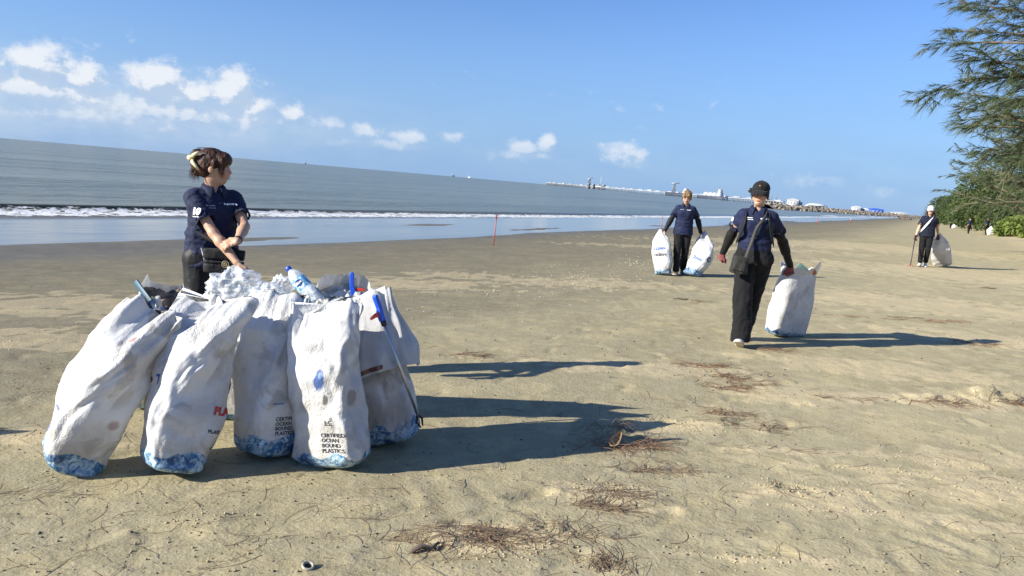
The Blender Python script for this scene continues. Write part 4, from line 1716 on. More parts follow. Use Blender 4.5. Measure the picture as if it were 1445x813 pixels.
        # open V at the throat
        S.cone(s.neck + np.array([0, -.055, -.055]) * k, s.neck + np.array([0, -.075, .05]) * k, .006 * k, .040 * k, 0, sub=True)
        S.plane(hemc, (0, 0, -1))
        V, F = S.mesh(s.vox * 1.2, 1)
        w = .35 + .65 * sstep(-V[:, 2], -s.chest[2], -s.waist[2])
        V = folds(V, F, .012 * fold, 7.0, (1.0, 1.0, 1.9), seed, True, w)
        V = folds(V, F, .007 * fold, 15.0, (1.0, 1.0, 1.4), seed + 5, True)
        s.shirt_o = s.part(name, (V, F), m or M_NAVY)
        s.sV, s.sF = V, F
        return s.shirt_o

    def collar(s, m=None, r=.056, spread=.5, h=.038):
        k = s.k
        n = 40
        a = np.linspace(spread, 2 * math.pi - spread, n) - math.pi / 2     # gap faces -Y
        rows = []
        tip = np.exp(-((np.linspace(0, 1, n) - 0) / .10) ** 2) + np.exp(-((np.linspace(0, 1, n) - 1) / .10) ** 2)
        for (rr, z, fx) in ((r, .022, 0), (r + .010, .030, 0), (r + .020, .018, .2), (r + .030, -.008, 1.0)):
            rr_ = rr + fx * tip * .016
            zz = z - fx * tip * .028 + .012 * np.sin(a) - .010 * tip
            rows.append(np.stack([rr_ * np.cos(a), rr_ * np.sin(a) * 1.05 - .004, zz], -1))
        V = np.array(rows) * k + s.neck
        o = s.part('collar', (V.reshape(-1, 3), grid_faces(4, n)), m or M_NAVY, s.shirt_o)
        sm = o.modifiers.new('thick', 'SOLIDIFY')
        sm.thickness = .004
        return o

    def trousers(s, m=None, r=(.098, .078, .082), seed=3, top=1.0, hem=.055, fold=1.0, name='trousers', hips=(.156, .114)):
        k = s.k
        S = SDF()
        tp = s.hipc + (s.waist - s.hipc) * top * .6
        S.seg(s.hipc - np.array([0, 0, .02]), tp, (1, 0, 0), (hips[0] * k, hips[1] * k), (.150 * k, .110 * k), .03)
        S.ell(s.hipc - np.array([0, 0, .015]), np.array([hips[0] - .004, hips[1] - .002, .120]) * k, None, .03)
        for sd in (-1, 1):
            ank = s.ft[sd][0]
            kn = s.kn[sd]
            sh_ = unit(kn - ank)
            bot = ank + sh_ * (hem - .05)
            S.cone(s.hip[sd] + np.array([0, 0, .02]), kn, r[0] * k, r[1] * k, .035)
            S.cone(kn, bot, r[1] * k, r[2] * k, .02)
        for sd in (-1, 1):
            ank = s.ft[sd][0]
            sh_ = unit(s.kn[sd] - ank)
            S.cone(ank - sh_ * .20, ank + sh_ * (hem - .05), .16 * k, .13 * k, 0, sub=True, flat=True)
        V, F = S.mesh(s.vox * 1.5, 1)
        V = folds(V, F, .016 * fold, 6.0, (1.6, 1.6, .55), seed, True)
        V = folds(V, F, .008 * fold, 13.0, (1.0, 1.0, 1.3), seed + 7, True)
        s.pants_o = s.part(name, (V, F), m or M_BLACK)
        return s.pants_o

    def shoes(s, m, msole=None):
        k = s.k
        for sd in (-1, 1):
            ank, pitch, ty = s.ft[sd]
            R = rotz(ty) @ rotx(-pitch)
            A = lambda x, y, z: ank + R @ (np.array([x, y, z]) * k)
            S = SDF()
            S.cone(A(0, .045, -.045), A(0, .01, .005), .034 * k, .040 * k, .02)
            S.seg(A(0, .05, -.05), A(0, -.10, -.054), R @ np.array([1, 0, 0]), (.034 * k, .030 * k), (.043 * k, .024 * k), .02)
            S.ell(A(0, -.115, -.056), np.array([.043, .052, .022]) * k, R, .02)
            S.seg(A(0, .0, -.01), A(0, -.08, -.045), R @ np.array([1, 0, 0]), (.030 * k, .02 * k), (.034 * k, .02 * k), .02)
            S.plane(A(0, 0, -.062), R @ np.array([0, 0, -1]))
            o = s.part('shoe', S.mesh(min(s.vox, .008), 1), m)
            S2 = SDF()
            S2.seg(A(0, .052, -.064), A(0, -.02, -.064), R @ np.array([1, 0, 0]), (.037 * k, .013 * k), (.037 * k, .013 * k), .0)
            S2.seg(A(0, -.02, -.064), A(0, -.125, -.064), R @ np.array([1, 0, 0]), (.037 * k, .013 * k), (.046 * k, .013 * k), .015)
            S2.ell(A(0, -.125, -.064), np.array([.046, .048, .013]) * k, R, .01)
            S2.ell(A(0, .052, -.064), np.array([.037, .035, .013]) * k, R, .01)
            S2.plane(A(0, 0, -.074), R @ np.array([0, 0, -1]))
            s.part('sole', S2.mesh(min(s.vox, .007), 0), msole or M_SOLE, o)

    def arm_sleeve(s, sd, m, a0=.55, r=(.046, .044, .032), name='arm_sleeve', end=1.0):
        k = s.k
        S = SDF()
        a, b, w = s.sh[sd], s.el[sd], s.wr[sd]
        st = a + (b - a) * a0
        S.cone(st, b, r[0] * k, r[1] * k, .01).cone(b, b + (w - b) * end, (r[1] + .003) * k, r[2] * k, .02)
        S.cone(b, b + (w - b) * .35, (r[1] + .003) * k, (r[1] + .003) * k, .02)
        V, F = S.mesh(s.vox, 1)
        V = folds(V, F, .003, 22, (1, 1, 1.4), 5 + sd)
        return s.part(name, (V, F), m)

    def glove(s, sd, m):
        S = SDF()
        d, n, c, sp = s.hd[sd]
        w = s.wr[sd]
        S.cone(w - d * .03, w + d * .02, .031 * s.k, .031 * s.k, .01)
        hand_prims(S, w, d, n, -sd * s.thumbsign(sd, d, n), c, s.k, .0035, sp)
        return s.part('glove', S.mesh(min(s.vox, .005), 0), m)

    def cap(s, m, brim=True, logo=None):
        S = SDF()
        k = s.k
        S.ell(s.H(0, .014, .042), np.array([.083, .101, .080]) * k, s.HR, .01)
        S.ell(s.H(0, .014, .123), np.array([.007, .007, .006]) * k, s.HR, .004)
        S.plane(s.H(0, 0, .030), s.HR @ np.array([0, .10, -1]))
        V, F = S.mesh(min(s.vox, .006), 1)
        V = folds(V, F, .003, 18, seed=4)
        o = s.part('cap', (V, F), m)
        n, r = 24, 8
        a = np.linspace(-1.18, 1.18, n)
        rows = []
        for j in range(r):
            f = j / (r - 1)
            x = np.sin(a) * (.084 + .002 * f)
            y = .014 - np.cos(a) * .1005 - f * .082 * np.cos(a * .95) ** .6
            z = .034 - f * .034 - .012 * (np.abs(np.sin(a)) ** 2) * (1 + f)
            rows.append(np.stack([x, y, z], -1))
        Vb = np.array(rows).reshape(-1, 3) * k @ s.HR.T + s.hc
        b = s.part('brim', (Vb, grid_faces(r, n)), m, o)
        md = b.modifiers.new('thick', 'SOLIDIFY')
        md.thickness = .004
        return o

    def ribbon(s, name, pts, w, m, parent=None, nrm=None, th=.003):
        """flat strap through local points, lying against the body"""
        P = np.array([np.array(p, float) for p in pts])
        t = np.linspace(0, 1, len(P))
        tt = np.linspace(0, 1, 40)
        P = np.stack([np.interp(tt, t, P[:, i]) for i in range(3)], -1)
        for _ in range(4):
            P[1:-1] = (P[:-2] + 2 * P[1:-1] + P[2:]) / 4
        T = np.gradient(P, axis=0)
        T /= np.linalg.norm(T, axis=1)[:, None]
        c = s.chest * .5 + s.waist * .5
        out = P - np.array([c[0], c[1], 0])
        out[:, 2] = 0
        if nrm is not None:
            out = np.tile(np.array(nrm, float), (len(P), 1))
        sd = np.cross(T, out)
        sd /= np.linalg.norm(sd, axis=1)[:, None] + 1e-9
        o_ = np.cross(sd, T)
        V = np.concatenate([P + sd * w / 2 + o_ * th, P - sd * w / 2 + o_ * th, P - sd * w / 2 - o_ * th, P + sd * w / 2 - o_ * th])
        n = len(P)
        V = V.reshape(4, n, 3).transpose(1, 0, 2).reshape(-1, 3)
        return s.part(name, (V, grid_faces(n, 4, True)), m, parent)

    def on_shirt(s, name, V2, F, p0, nrm, m, up=(0, 0, 1), off=.004, parent=None):
        """lay flat print on the shirt: p0 local point near the cloth, nrm outward"""
        nrm = unit(nrm)
        up = unit(np.array(up, float) - (np.array(up, float) @ nrm) * nrm)
        rt = np.cross(up, nrm)
        P = np.array(p0, float) + V2[:, :1] * rt + V2[:, 1:2] * up
        # project along nrm onto the cloth
        q = s.sV
        out = []
        near = q[np.linalg.norm(q - np.array(p0), axis=1) < .20]
        for p in P:
            r = near - p
            h = r @ nrm
            lat = np.linalg.norm(r - h[:, None] * nrm, axis=1)
            sel = lat < .014
            out.append(p + nrm * ((h[sel].max() if sel.any() else 0) + off))
        return s.part(name, (np.array(out), F), m, parent or s.shirt_o)


def scribble(w, h, n, seed):
    """tiny row of print too small to read: a row of little strokes"""
    rg = np.random.default_rng(seed)
    parts = []
    x = -w / 2
    while x < w / 2:
        ww = rg.uniform(.5, 1.1) * w / n
        hh = h * rg.uniform(.6, 1.0)
        parts.append((np.array([[x, -h / 2], [x + ww, -h / 2], [x + ww, -h / 2 + hh], [x, -h / 2 + hh]]), np.array([[0, 1, 2, 3]])))
        x += ww * 1.35
    return tri_merge(parts)


def hair_strand_set(strands, r=.0022, k=4):
    return tri_merge([tube_np(p, np.linspace(r, r * .4, len(p)), k, False) for p in strands])

# ------------------------------------------------------------------ the woman with the black cap, walking with a sack
GRP = None
gR = gpt(1052, 490)
rt_ = Vector((2.36, 7.66, 0))
rt_.z = ground_z(rt_.x, rt_.y)
yR = math.radians(-15)


def lfeet(root, yaw, wx, wy, lift=0.0, pitch=0.0, ty=0.0):
    q = (np.array([wx, wy, 0]) - np.array([root.x, root.y, 0])) @ rotz(yaw)
    return (q[0], q[1], lift + ground_z(wx, wy) - root.z, pitch, ty)


hRb = at(1119, 380, 7.93)
R = Person('woman in black cap and navy polo walking with maroon gloves', rt_, yR, 1.625, lean=(0, -.01), head_yaw=math.radians(-10), head_pitch=math.radians(6),
           feet={-1: lfeet(rt_, yR, 2.29, 7.47, .0, math.radians(24), -.15), 1: lfeet(rt_, yR, 2.43, 7.90, .02, math.radians(-16), .1)},
           hands={-1: dict(w=at(1020, 357, 7.98), pole=(-.35, 1, 0), n=(1, .4, 0), curl=.75), 1: dict(w=at(1115, 376, 7.90), pole=(.5, 1, 0), d=(.18, .05, -.98), n=(-.2, 1, 0), curl=.9)},
           vox=.0066, skin=(.50, .32, .22), hipshift=.01)
R.body(mouth_open=1.0)
R.shirt(M_NAVY, hem=.93, seed=11, sleeve=.60, hem_w=(.155, .115), sleeve_r=(.060, .074))
R.collar()
R.trousers(M_BLACK, r=(.100, .082, .088), seed=12, hem=.03, fold=1.2)
R.shoes(M_SHOE)
for sd in (-1, 1):
    R.arm_sleeve(sd, M_BLACKS, .66, (.045, .042, .032))
    R.glove(sd, M_GLOVE)
capR = R.cap(M_CAPB)
# small orange mark on the cap
q = [R.H(x, -.0905, z) for x, z in ((-.006, .086), (.006, .086), (.001, .076), (-.001, .076))]
R.part('emblem', (np.array(q) + R.HR @ np.array([0, -.006, 0]), np.array([[0, 1, 2, 3]])), pbr('orange emblem', (.75, .30, .10), .5), capR)
S_ = SDF()
S_.ell(R.H(0, .045, .0), np.array([.076, .072, .075]) * R.k, R.HR, .02)
S_.ell(R.H(0, .10, -.02), np.array([.035, .035, .05]) * R.k, R.HR, .02)
for q in (-1, 1):
    S_.cone(R.H(q * .071, -.015, .02), R.H(q * .074, -.01, -.055), .012, .006, .01)
S_.plane(R.H(0, 0, .05), R.HR @ np.array([0, -.1, 1]))
V, F = S_.mesh(.006, 1)
R.part('hair', (folds(V, F, .006, 30, (1, 1, .3), 3), F), M_HAIRB)
# round shade hanging at the temple
VF = lathe_np([(.001, -.004), (.024, -.004), (.026, 0), (.024, .004), (.001, .004)], 20, R.H(-.094, .0, .022), R.HR @ np.array([.25, -1, 0]))
R.part('ear_shade', VF, pbr('dark smoked plastic', (.03, .035, .045), .25), None)
# print on the polo
nl = R.chest + np.array([.075, -.16, .035])
R.on_shirt('lettering', *scribble(.075, .016, 8, 3), R.chest + np.array([.068, -.13, .055]), (.25, -1, .15), M_WHITEINK)
R.on_shirt('lettering', *scribble(.05, .010, 7, 5), R.chest + np.array([-.075, -.13, .055]), (-.25, -1, .15), M_WHITEINK)
R.on_shirt('lettering', *scribble(.05, .008, 8, 6), R.chest + np.array([-.070, -.13, .036]), (-.25, -1, .15), M_WHITEINK)
sm_ = R.sh[-1] + (R.el[-1] - R.sh[-1]) * .30
R.on_shirt('lettering', *text2d('10', .055, .003, 'CENTER', .02), sm_ + np.array([-.09, -.03, 0]), (-1, -.35, .35), M_WHITEINK)
# backpack straps and pack
bp_root = empty('backpack', rt_, yR)
tag(bp_root, 'black backpack worn by the woman in the black cap', 'backpack')
k = R.k
for sd in (-1, 1):
    x = sd * .112
    R.ribbon('strap', [R.chest + np.array([x, .15, -.02]), R.neck + np.array([x * .95, .075, -.035]), R.neck + np.array([x * 1.0, .0, -.008]), R.neck + np.array([x * 1.0, -.070, -.045]),
                       R.chest + np.array([x * 1.05, -.128, .02]), R.waist + np.array([x * 1.35, -.120, .05]), R.waist + np.array([x * 1.6, -.01, -.02])], .036, M_BLACKS, bp_root, th=.003)
S_ = SDF()
S_.seg(R.waist + np.array([0, .185, -.03]), R.neck + np.array([0, .155, -.01]), (1, 0, 0), (.135, .065), (.115, .05), .03, pw=4)
V, F = S_.mesh(.012, 1)
R.part('pack', (folds(V, F, .006, 9, seed=9), F), M_BLACKS, bp_root)
# grey shoulder bag on a cross strap
sb = empty('shoulder_bag', rt_, yR)
tag(sb, 'small dark grey pouch on a cross strap at her hip', 'shoulder bag')
pc = R.loc(at(1043, 373, 7.45))
S_ = SDF()
S_.seg(pc + np.array([.0, 0, -.085]), pc + np.array([.01, 0, .075]), (1, 0, 0), (.085, .05), (.075, .042), .02, pw=3)
S_.seg(pc + np.array([.0, -.05, -.06]), pc + np.array([.005, -.045, .01]), (1, 0, 0), (.06, .018), (.06, .016), .01, pw=3)
V, F = S_.mesh(.007, 1)
R.part('pouch', (folds(V, F, .008, 14, seed=2), F), cloth_mat('dark grey nylon', (.022, .021, .018), .65, .25), sb)
R.ribbon('strap', [pc + np.array([.05, .02, .05]), R.waist + np.array([-.03, -.135, .02]), R.chest + np.array([.0, -.165, -.04]), R.chest + np.array([.065, -.150, .06]), R.neck + np.array([.085, -.065, -.03]),
                   R.neck + np.array([.09, .02, -.002]), R.chest + np.array([.06, .13, .02])], .032, cloth_mat('grey strap webbing', (.05, .048, .042), .7), sb)


# ------------------------------------------------------------------ the woman behind the heap, turned away
rl = Vector((-2.06, 5.20, 0))
rl.z = ground_z(rl.x, rl.y)
yL = math.radians(40)
L = Person('woman with claw clip hair and crossed arms standing behind the white sacks', rl, yL, 1.55, lean=(0, -.01), head_yaw=math.radians(60), head_pitch=math.radians(4),
           feet={-1: (-.10, .0, 0, 0, -.15), 1: (.10, -.02, 0, 0, .2)},
           hands={-1: dict(w=at(334, 370, 4.92), pole=(-.6, .8, 0), d=(.32, .0, -.95), n=(.5, .8, 0), curl=.35),
                  1: dict(w=at(335, 341, 4.93), pole=(1, .1, -.55), d=(-.93, -.10, -.30), n=(-.3, .6, -.75), curl=.42, spread=1.1)},
           vox=.006, skin=(.50, .305, .20), slim=1.02)
L.flip = {}
L.body()
L.shirt(M_NAVY, hem=.80, seed=21, sleeve=.66, hem_w=(.190, .142), loose=1.1, sleeve_r=(.058, .066), fold=1.25)
L.collar(spread=.35)
L.trousers(cloth_mat('black satin trousers', (.006, .006, .007), .55), r=(.105, .085, .085), seed=22, hips=(.170, .126), fold=.5)
L.shoes(M_SHOE)
S_ = SDF()
E_ = lambda c, r, kk=.02: S_.ell(L.H(*c), np.array(r) * L.k, L.HR, kk)
E_((0, .026, .036), (.083, .098, .088))
E_((0, .055, -.015), (.074, .070, .070))
E_((-.03, -.055, .055), (.050, .045, .045), .03)
E_((.03, -.055, .055), (.050, .045, .045), .03)
E_((0, .125, .035), (.042, .045, .070), .02)
E_((0, .118, -.04), (.03, .03, .045), .02)
S_.cone(L.H(-.068, -.052, .04), L.H(-.070, -.060, -.035), .016, .006, .015)
S_.cone(L.H(.068, -.052, .04), L.H(.070, -.060, -.035), .016, .006, .015)
S_.cone(L.H(-.074, -.01, .03), L.H(-.074, .0, -.01), .018, .008, .012)
S_.ell(L.H(0, -.125, -.005), np.array([.058, .060, .048]) * L.k, L.HR, 0, True)
V, F = S_.mesh(.0045, 1)
Q = (V - L.hc) @ L.HR
V = folds(V, F, .006, 18, (1, .6, 1), 5, True)
V = folds(V, F, .004, 60, (1.0, .35, .5), 6, True)
hairL = L.part('hair', (V, F), M_HAIRR)
rg = np.random.default_rng(4)
st = []
for i in range(90):
    a = rg.uniform(-1, 1)
    p0 = np.array([a * .05, .115 + rg.uniform(-.02, .03), -.03 + rg.uniform(-.03, .02)])
    p1 = p0 + np.array([a * .01, rg.uniform(.0, .02), -.045 - rg.uniform(0, .03)])
    st.append([L.H(*p0), L.H(*((p0 + p1) / 2 + np.array([0, .01, 0]))), L.H(*p1)])
for i in range(60):
    q = rg.choice([-1, 1])
    p0 = np.array([q * (.066 + rg.uniform(-.004, .006)), -.045 + rg.uniform(-.03, .02), .03])
    p1 = p0 + np.array([q * .004, -.012 + rg.uniform(-.02, .01), -.075 - rg.uniform(0, .04)])
    st.append([L.H(*p0), L.H(*((p0 + p1) / 2 + np.array([q * .008, 0, 0]))), L.H(*p1)])
for i in range(50):
    a, b_ = rg.uniform(-1.2, 1.2), rg.uniform(.2, 1.5)
    c = np.array([0, .026, .036])
    d_ = np.array([math.sin(a) * math.sin(b_), math.cos(a) * math.sin(b_) * rg.choice([-.5, 1]), math.cos(b_)])
    p0 = c + d_ * np.array([.084, .099, .089])
    p1 = p0 + d_ * .006 + np.array([0, .03, -.004])
    p2 = p1 + np.array([rg.normal(0, .004), .03, -.006])
    st.append([L.H(*p0), L.H(*p1), L.H(*p2)])
L.part('loose_strands', hair_strand_set(st, .0014), M_HAIRR, hairL)['kind'] = 'stuff'
# claw clip
cp = []
for (pts, rad) in [([(-.03, .145, .035), (-.056, .142, .050), (-.074, .118, .070), (-.078, .098, .086)], [.010, .014, .012, .006]), ([(-.03, .145, .03), (-.060, .138, .010), (-.078, .112, -.012), (-.080, .092, -.035)], [.011, .013, .011, .005]),
                   ([(-.01, .158, .035), (.02, .165, .045), (.045, .150, .07), (.055, .12, .09)], [.010, .012, .010, .006]), ([(-.01, .158, .03), (.02, .162, .015), (.045, .140, -.02), (.05, .11, -.045)], [.010, .012, .010, .005]),
                   ([(-.05, .148, .034), (-.02, .168, .036), (.02, .168, .036)], [.015, .019, .014])]:
    cp.append(tube_np([L.H(*q) for q in pts], rad, 8))
L.part('claw_clip', tri_merge(cp), M_CLIP, hairL)
# print
k = L.k
shm = L.sh[-1] + (L.el[-1] - L.sh[-1]) * .40
L.on_shirt('lettering', *text2d('10', .062, .0036, 'CENTER', .02), shm + np.array([-.07, -.07, -.012]), (-.80, -.60, .1), M_WHITEINK)
L.on_shirt('lettering', *scribble(.058, .007, 9, 12), shm + np.array([-.07, -.07, -.026]), (-.80, -.60, .1), M_WHITEINK)
L.on_shirt('lettering', *scribble(.080, .015, 8, 4), L.chest + np.array([.072, -.13, .045]), (.2, -1, .1), M_WHITEINK)
L.on_shirt('lettering', *scribble(.06, .008, 8, 15), L.chest + np.array([-.060, -.13, .028]), (-.1, -1, .1), pbr('grey print', (.30, .30, .32), .6))
L.on_shirt('lettering', *scribble(.05, .006, 8, 16), L.chest + np.array([-.052, -.13, .012]), (-.1, -1, .1), pbr('grey print small', (.26, .26, .28), .6))
# watch
w, d = L.wr[1], unit(L.el[1] - L.wr[1])
wt = L.part('wrist_watch', tube_np([w + d * .012, w + d * .03], .029 * k, 16), M_PBLACK)
# sling pouch with a round emblem
sl = empty('sling_pouch', rl, yL)
tag(sl, 'black sling pouch with a round pale emblem at her waist', 'pouch')
pc = L.loc(at(316, 369, 4.98))
pn_ = unit(L.dirl(np.array([.15, -1, .1])))
rt2 = unit(np.cross(np.array([0, 0, 1.0]), pn_)) * -1
S_ = SDF()
S_.seg(pc + np.array([0, 0, -.075]), pc + np.array([0, 0, .075]), rt2, (.125, .035), (.13, .03), .02, pw=4)
V, F = S_.mesh(.007, 1)
L.part('pouch', (folds(V, F, .006, 10, seed=8), F), cloth_mat('black nylon', (.006, .006, .007), .6), sl)
ang = np.arange(28) * 2 * math.pi / 28
fc = L.loc(at(318, 373, 4.94)) + pn_ * .002
for (r0, r1, nm) in ((.019, .023, 'emblem'), (.006, .011, 'emblem')):
    ring = np.array([[fc + (rt2 * math.cos(a) + np.array([0, 0, 1.0]) * math.sin(a)) * r for a in ang] for r in (r0, r1)])
    o = L.part(nm, (ring.reshape(-1, 3), grid_faces(2, 28, True)), pbr('gold emblem print', (.45, .36, .20), .5), sl)
    o.modifiers.new('thick', 'SOLIDIFY').thickness = .002
z0, z1 = L.loc(at(284, 350, 4.98)), L.loc(at(294, 380, 4.96))
L.part('zip_pull', tube_np([z0, (z0 + z1) / 2 + pn_ * .01, z1], [.004, .007, .009], 8), pbr('grey zip', (.25, .25, .26), .4), sl)
L.ribbon('strap', [pc + rt2 * -.11 + np.array([0, 0, .06]), L.waist + np.array([-.165, -.03, .03]), L.chest + np.array([-.13, .12, .02]), L.neck + np.array([.04, .085, -.01])], .03, M_BLACKS, sl)


# ------------------------------------------------------------------ the woman carrying two sacks
rm = gpt(957, 388)
yM = math.radians(-12)
M = Person('woman with short blonde streaked hair carrying a white sack in each hand', rm, yM, 1.57, lean=(0, -.03), head_yaw=math.radians(-6), head_pitch=math.radians(22),
           feet={-1: (-.05, -.16, 0, math.radians(10), -.1), 1: (.07, .16, .03, math.radians(-20), .1)},
           hands={-1: dict(w=at(938, 326, rm.y - .02), pole=(-.5, 1, 0), n=(1, 0, 0), curl=.9), 1: dict(w=at(989, 329, rm.y + .02), pole=(.5, 1, 0), n=(-1, 0, 0), curl=.9)},
           vox=.008, skin=(.48, .30, .21))
M.body()
M.shirt(M_NAVY, hem=.78, seed=31, sleeve=.66, hem_w=(.186, .140), loose=1.05)
M.collar()
M.trousers(M_BLACK, r=(.088, .062, .056), seed=32)
M.shoes(M_SHOEB)
for sd in (-1, 1):
    M.arm_sleeve(sd, M_BLACKS, .45, (.046, .044, .034), end=.97)
S_ = SDF()
for c, r in (((0, .03, .045), (.084, .096, .082)), ((0, .05, -.01), (.078, .07, .065)), ((.02, -.045, .065), (.065, .052, .038)), ((-.03, -.055, .055), (.045, .04, .035)), ((-.072, .0, .0), (.014, .03, .05)), ((.072, .0, .0), (.014, .03, .05))):
    S_.ell(M.H(*c), np.array(r) * M.k, M.HR, .02)
V, F = S_.mesh(.006, 1)
V = folds(V, F, .014, 20, (1, 1, .6), 5)
M.part('hair', (V, F), M_HAIRL)
M.on_shirt('lettering', *scribble(.07, .016, 8, 5), M.chest + np.array([.065, -.13, .055]), (.25, -1, .15), M_WHITEINK)
M.on_shirt('lettering', *scribble(.06, .012, 7, 6), M.chest + np.array([-.07, -.13, .055]), (-.25, -1, .15), pbr('pale print', (.45, .45, .48), .6))

# ------------------------------------------------------------------ the woman with the white cap and a litter stick
rw = gpt(1301, 376)
yW = math.radians(-27)
dW = rw.y
W_ = Person('woman in white cap with long dark hair walking with stick and plastic sack', rw, yW, 1.63, lean=(0, -.01), head_yaw=math.radians(0), head_pitch=math.radians(3),
            feet={-1: (-.06, -.12, 0, math.radians(8), -.1), 1: (.07, .10, .02, math.radians(-14), .1)},
            hands={-1: dict(w=at(1292, 334, dW), pole=(-.5, 1, 0), n=(1, 0, 0), curl=.9), 1: dict(w=at(1324, 333, dW + .05), pole=(.5, 1, 0), n=(-1, 0, 0), curl=.9)},
            vox=.009, skin=(.50, .33, .235))
W_.body()
W_.shirt(M_NAVYD, hem=.80, seed=41, sleeve=.70, hem_w=(.188, .140), loose=1.1, sleeve_r=(.060, .076))
W_.collar()
W_.trousers(M_BLACK, r=(.086, .062, .054), seed=42, hem=.07)
W_.shoes(M_SHOE)
for sd in (-1, 1):
    W_.glove(sd, M_GLOVED)
W_.cap(M_CAPW)
S_ = SDF()
S_.ell(W_.H(0, .04, .0), np.array([.082, .08, .085]) * W_.k, W_.HR, .02)
for q in (-1, 1):
    S_.cone(W_.H(q * .070, .0, -.01), W_.H(q * .085, .01, -.14), .022, .032, .02).cone(W_.H(q * .085, .01, -.14), W_.H(q * .085, -.06, -.30), .034, .020, .02)
S_.cone(W_.H(0, .08, -.05), W_.H(0, .12, -.28), .05, .04, .02)
S_.plane(W_.H(0, 0, .045), W_.HR @ np.array([0, 0, 1]))
V, F = S_.mesh(.009, 1)
W_.part('hair', (folds(V, F, .012, 16, (1, 1, .3), 5), F), M_HAIRB)
W_.part('sunglasses', tri_merge([tube_np([W_.H(q * .008, -.098, .004), W_.H(q * .030, -.099, .003), W_.H(q * .055, -.085, .004), W_.H(q * .072, -.03, .006)], [.006, .016, .012, .004], 8) for q in (-1, 1)]), M_PBLACK)
bgs = empty('sling_strap_bag', rw, yW)
bgs.name = 'sling_bag'
tag(bgs, 'white strapped sling bag across the chest of the woman in the white cap', 'sling bag')
W_.ribbon('strap', [W_.neck + np.array([.09, .03, -.005]), W_.neck + np.array([.085, -.08, -.04]), W_.chest + np.array([.0, -.165, -.03]), W_.waist + np.array([-.11, -.13, -.02]), W_.hipc + np.array([-.19, -.02, .02])], .05, M_CAPW, bgs)
S_ = SDF()
pc = W_.hipc + np.array([-.215, .0, -.01])
S_.seg(pc + np.array([0, 0, -.09]), pc + np.array([0, 0, .08]), (0, 1, 0), (.09, .03), (.085, .025), .02, pw=4)
W_.part('pouch', S_.mesh(.01, 1), M_CAPW, bgs)

# litter stick with two prongs, held by the woman in the white cap
hp = W_.o + W_.R @ (W_.wr[-1] + W_.hd[-1][0] * .07)
tipp = gpt(1284.5, 376.5)
stk = empty('litter_stick', tipp)
a_, b_ = Vector(hp) - tipp + Vector((.01, 0, .10)), Vector((0, 0, .035))
link('shaft', mesh_np('shaft', *tube_np([a_, b_], .011, 8)), M_PBLACK, stk)
for q in (-1, 1):
    link('prong', mesh_np('prong', *tube_np([b_, Vector((q * .06, 0, .03)), Vector((q * .085, 0, .002))], .008, 6)), M_PRED, stk)
tag(stk, 'thin two pronged litter stick touching the sand', 'litter stick')


# ------------------------------------------------------------------ the sacks being carried
def carried(label, base, top, A, B, mat_kw, fill=None, **kw):
    s = Sack(base, top, A, B, **kw)
    s.object('sack', sack_material('carried sack %d' % kw['seed'], kw['seed'], **mat_kw))
    tag(s.o, label, 'sack', 'sacks carried by walkers')
    return s


b0 = gpt(1107, 474)
s = carried('open mouthed sack dragged upright beside the woman in the black cap', b0 - Vector((0, 0, .004)), at(1129, 377, b0.y + .02),   .262, .105, dict(dirt=.6, blue_h=.06, grey=.42), seed=65, pw=5.0,
            mouth='open', topB=1.6, topA=.94, yaw=.58, mouth_yaw=.50, crease=.45, bulge=(1.0, 1.0, .96, .92), rim=.05, nth=130, nt=120)
filling(s, .86, M_TRASH, .02, 7)
for (px, py, sz, colr, rr_, nm, lb) in [(1131, 381, (.13, .02, .10), (.10, .20, .17), .6, 'packet', 'crumpled dark green packet poking out of the open sack'),
                                        (1143, 385, (.11, .08, .05), (.35, .14, .05), -.3, 'cardboard_scrap', 'orange brown cardboard scrap in the open sack')]:
    V, F = box_np((0, 0, 0), sz, Matrix.Rotation(rr_, 3, 'Y'))
    o = link(nm, mesh_np(nm, V, F), pbr(nm + ' paint', colr, .6, .4, 18), None, False)
    o.location = at(px, py, b0.y + .02)
    bevel_mod(o, .006, 2)
    tag(o, lb, 'rubbish')

hMl = M.o + M.R @ (M.wr[-1] + M.hd[-1][0] * .07)
hMr = M.o + M.R @ (M.wr[1] + M.hd[1][0] * .07)
b1 = gpt(936, 388)
s = carried('full white sack hanging upright from the hand nearer the sea', b1 + Vector((0, 0, .0)), Vector(hMl) + Vector((-.05, 0, .05)), .165, .135, dict(dirt=.25, blue_h=.10), seed=71, mouth='gather', yaw=-.4, nth=90, nt=80,
            bulge=(.75, 1.0, 1.08, 1.35), crease=.9)
s.decal('lettering', *text2d('CLEAN', .07, .004), 922, 353, M_BLUEINK)
s.decal('lettering', *text2d('OCEAN', .06, .004), 923, 362, M_INK)
b2 = gpt(975, 390)
s = carried('full white sack trailing aslant from the hand nearer the trees', b2, Vector(hMr) + Vector((.04, .06, .05)), .175, .14, dict(dirt=.25, blue_h=.11), seed=77, mouth='gather', yaw=-.5, nth=90, nt=80,
            bulge=(.75, 1.0, 1.08, 1.45), crease=.9, bend=(.10, 0, 0))
s.decal('lettering', *text2d('CLEAN', .07, .004), 976, 362, M_BLUEINK, rot=-.3)
s.decal('lettering', *text2d('O', .14, .008), 996, 368, M_NAVYINK)
hW = W_.o + W_.R @ (W_.wr[1] + W_.hd[1][0] * .07)
b3 = gpt(1329, 376)
s = carried('grey translucent plastic sack swinging from the hand of the woman in the white cap', b3, Vector(hW) + Vector((0, 0, .04)), .24, .19, dict(dirt=.5, blue=False, grey=.45, tint=(.62, .62, .62)), seed=83, mouth='gather',
            yaw=-.3, nth=90, nt=80, crease=1.6, bulge=(1.0, 1.0, .92, .85), topB=.12)

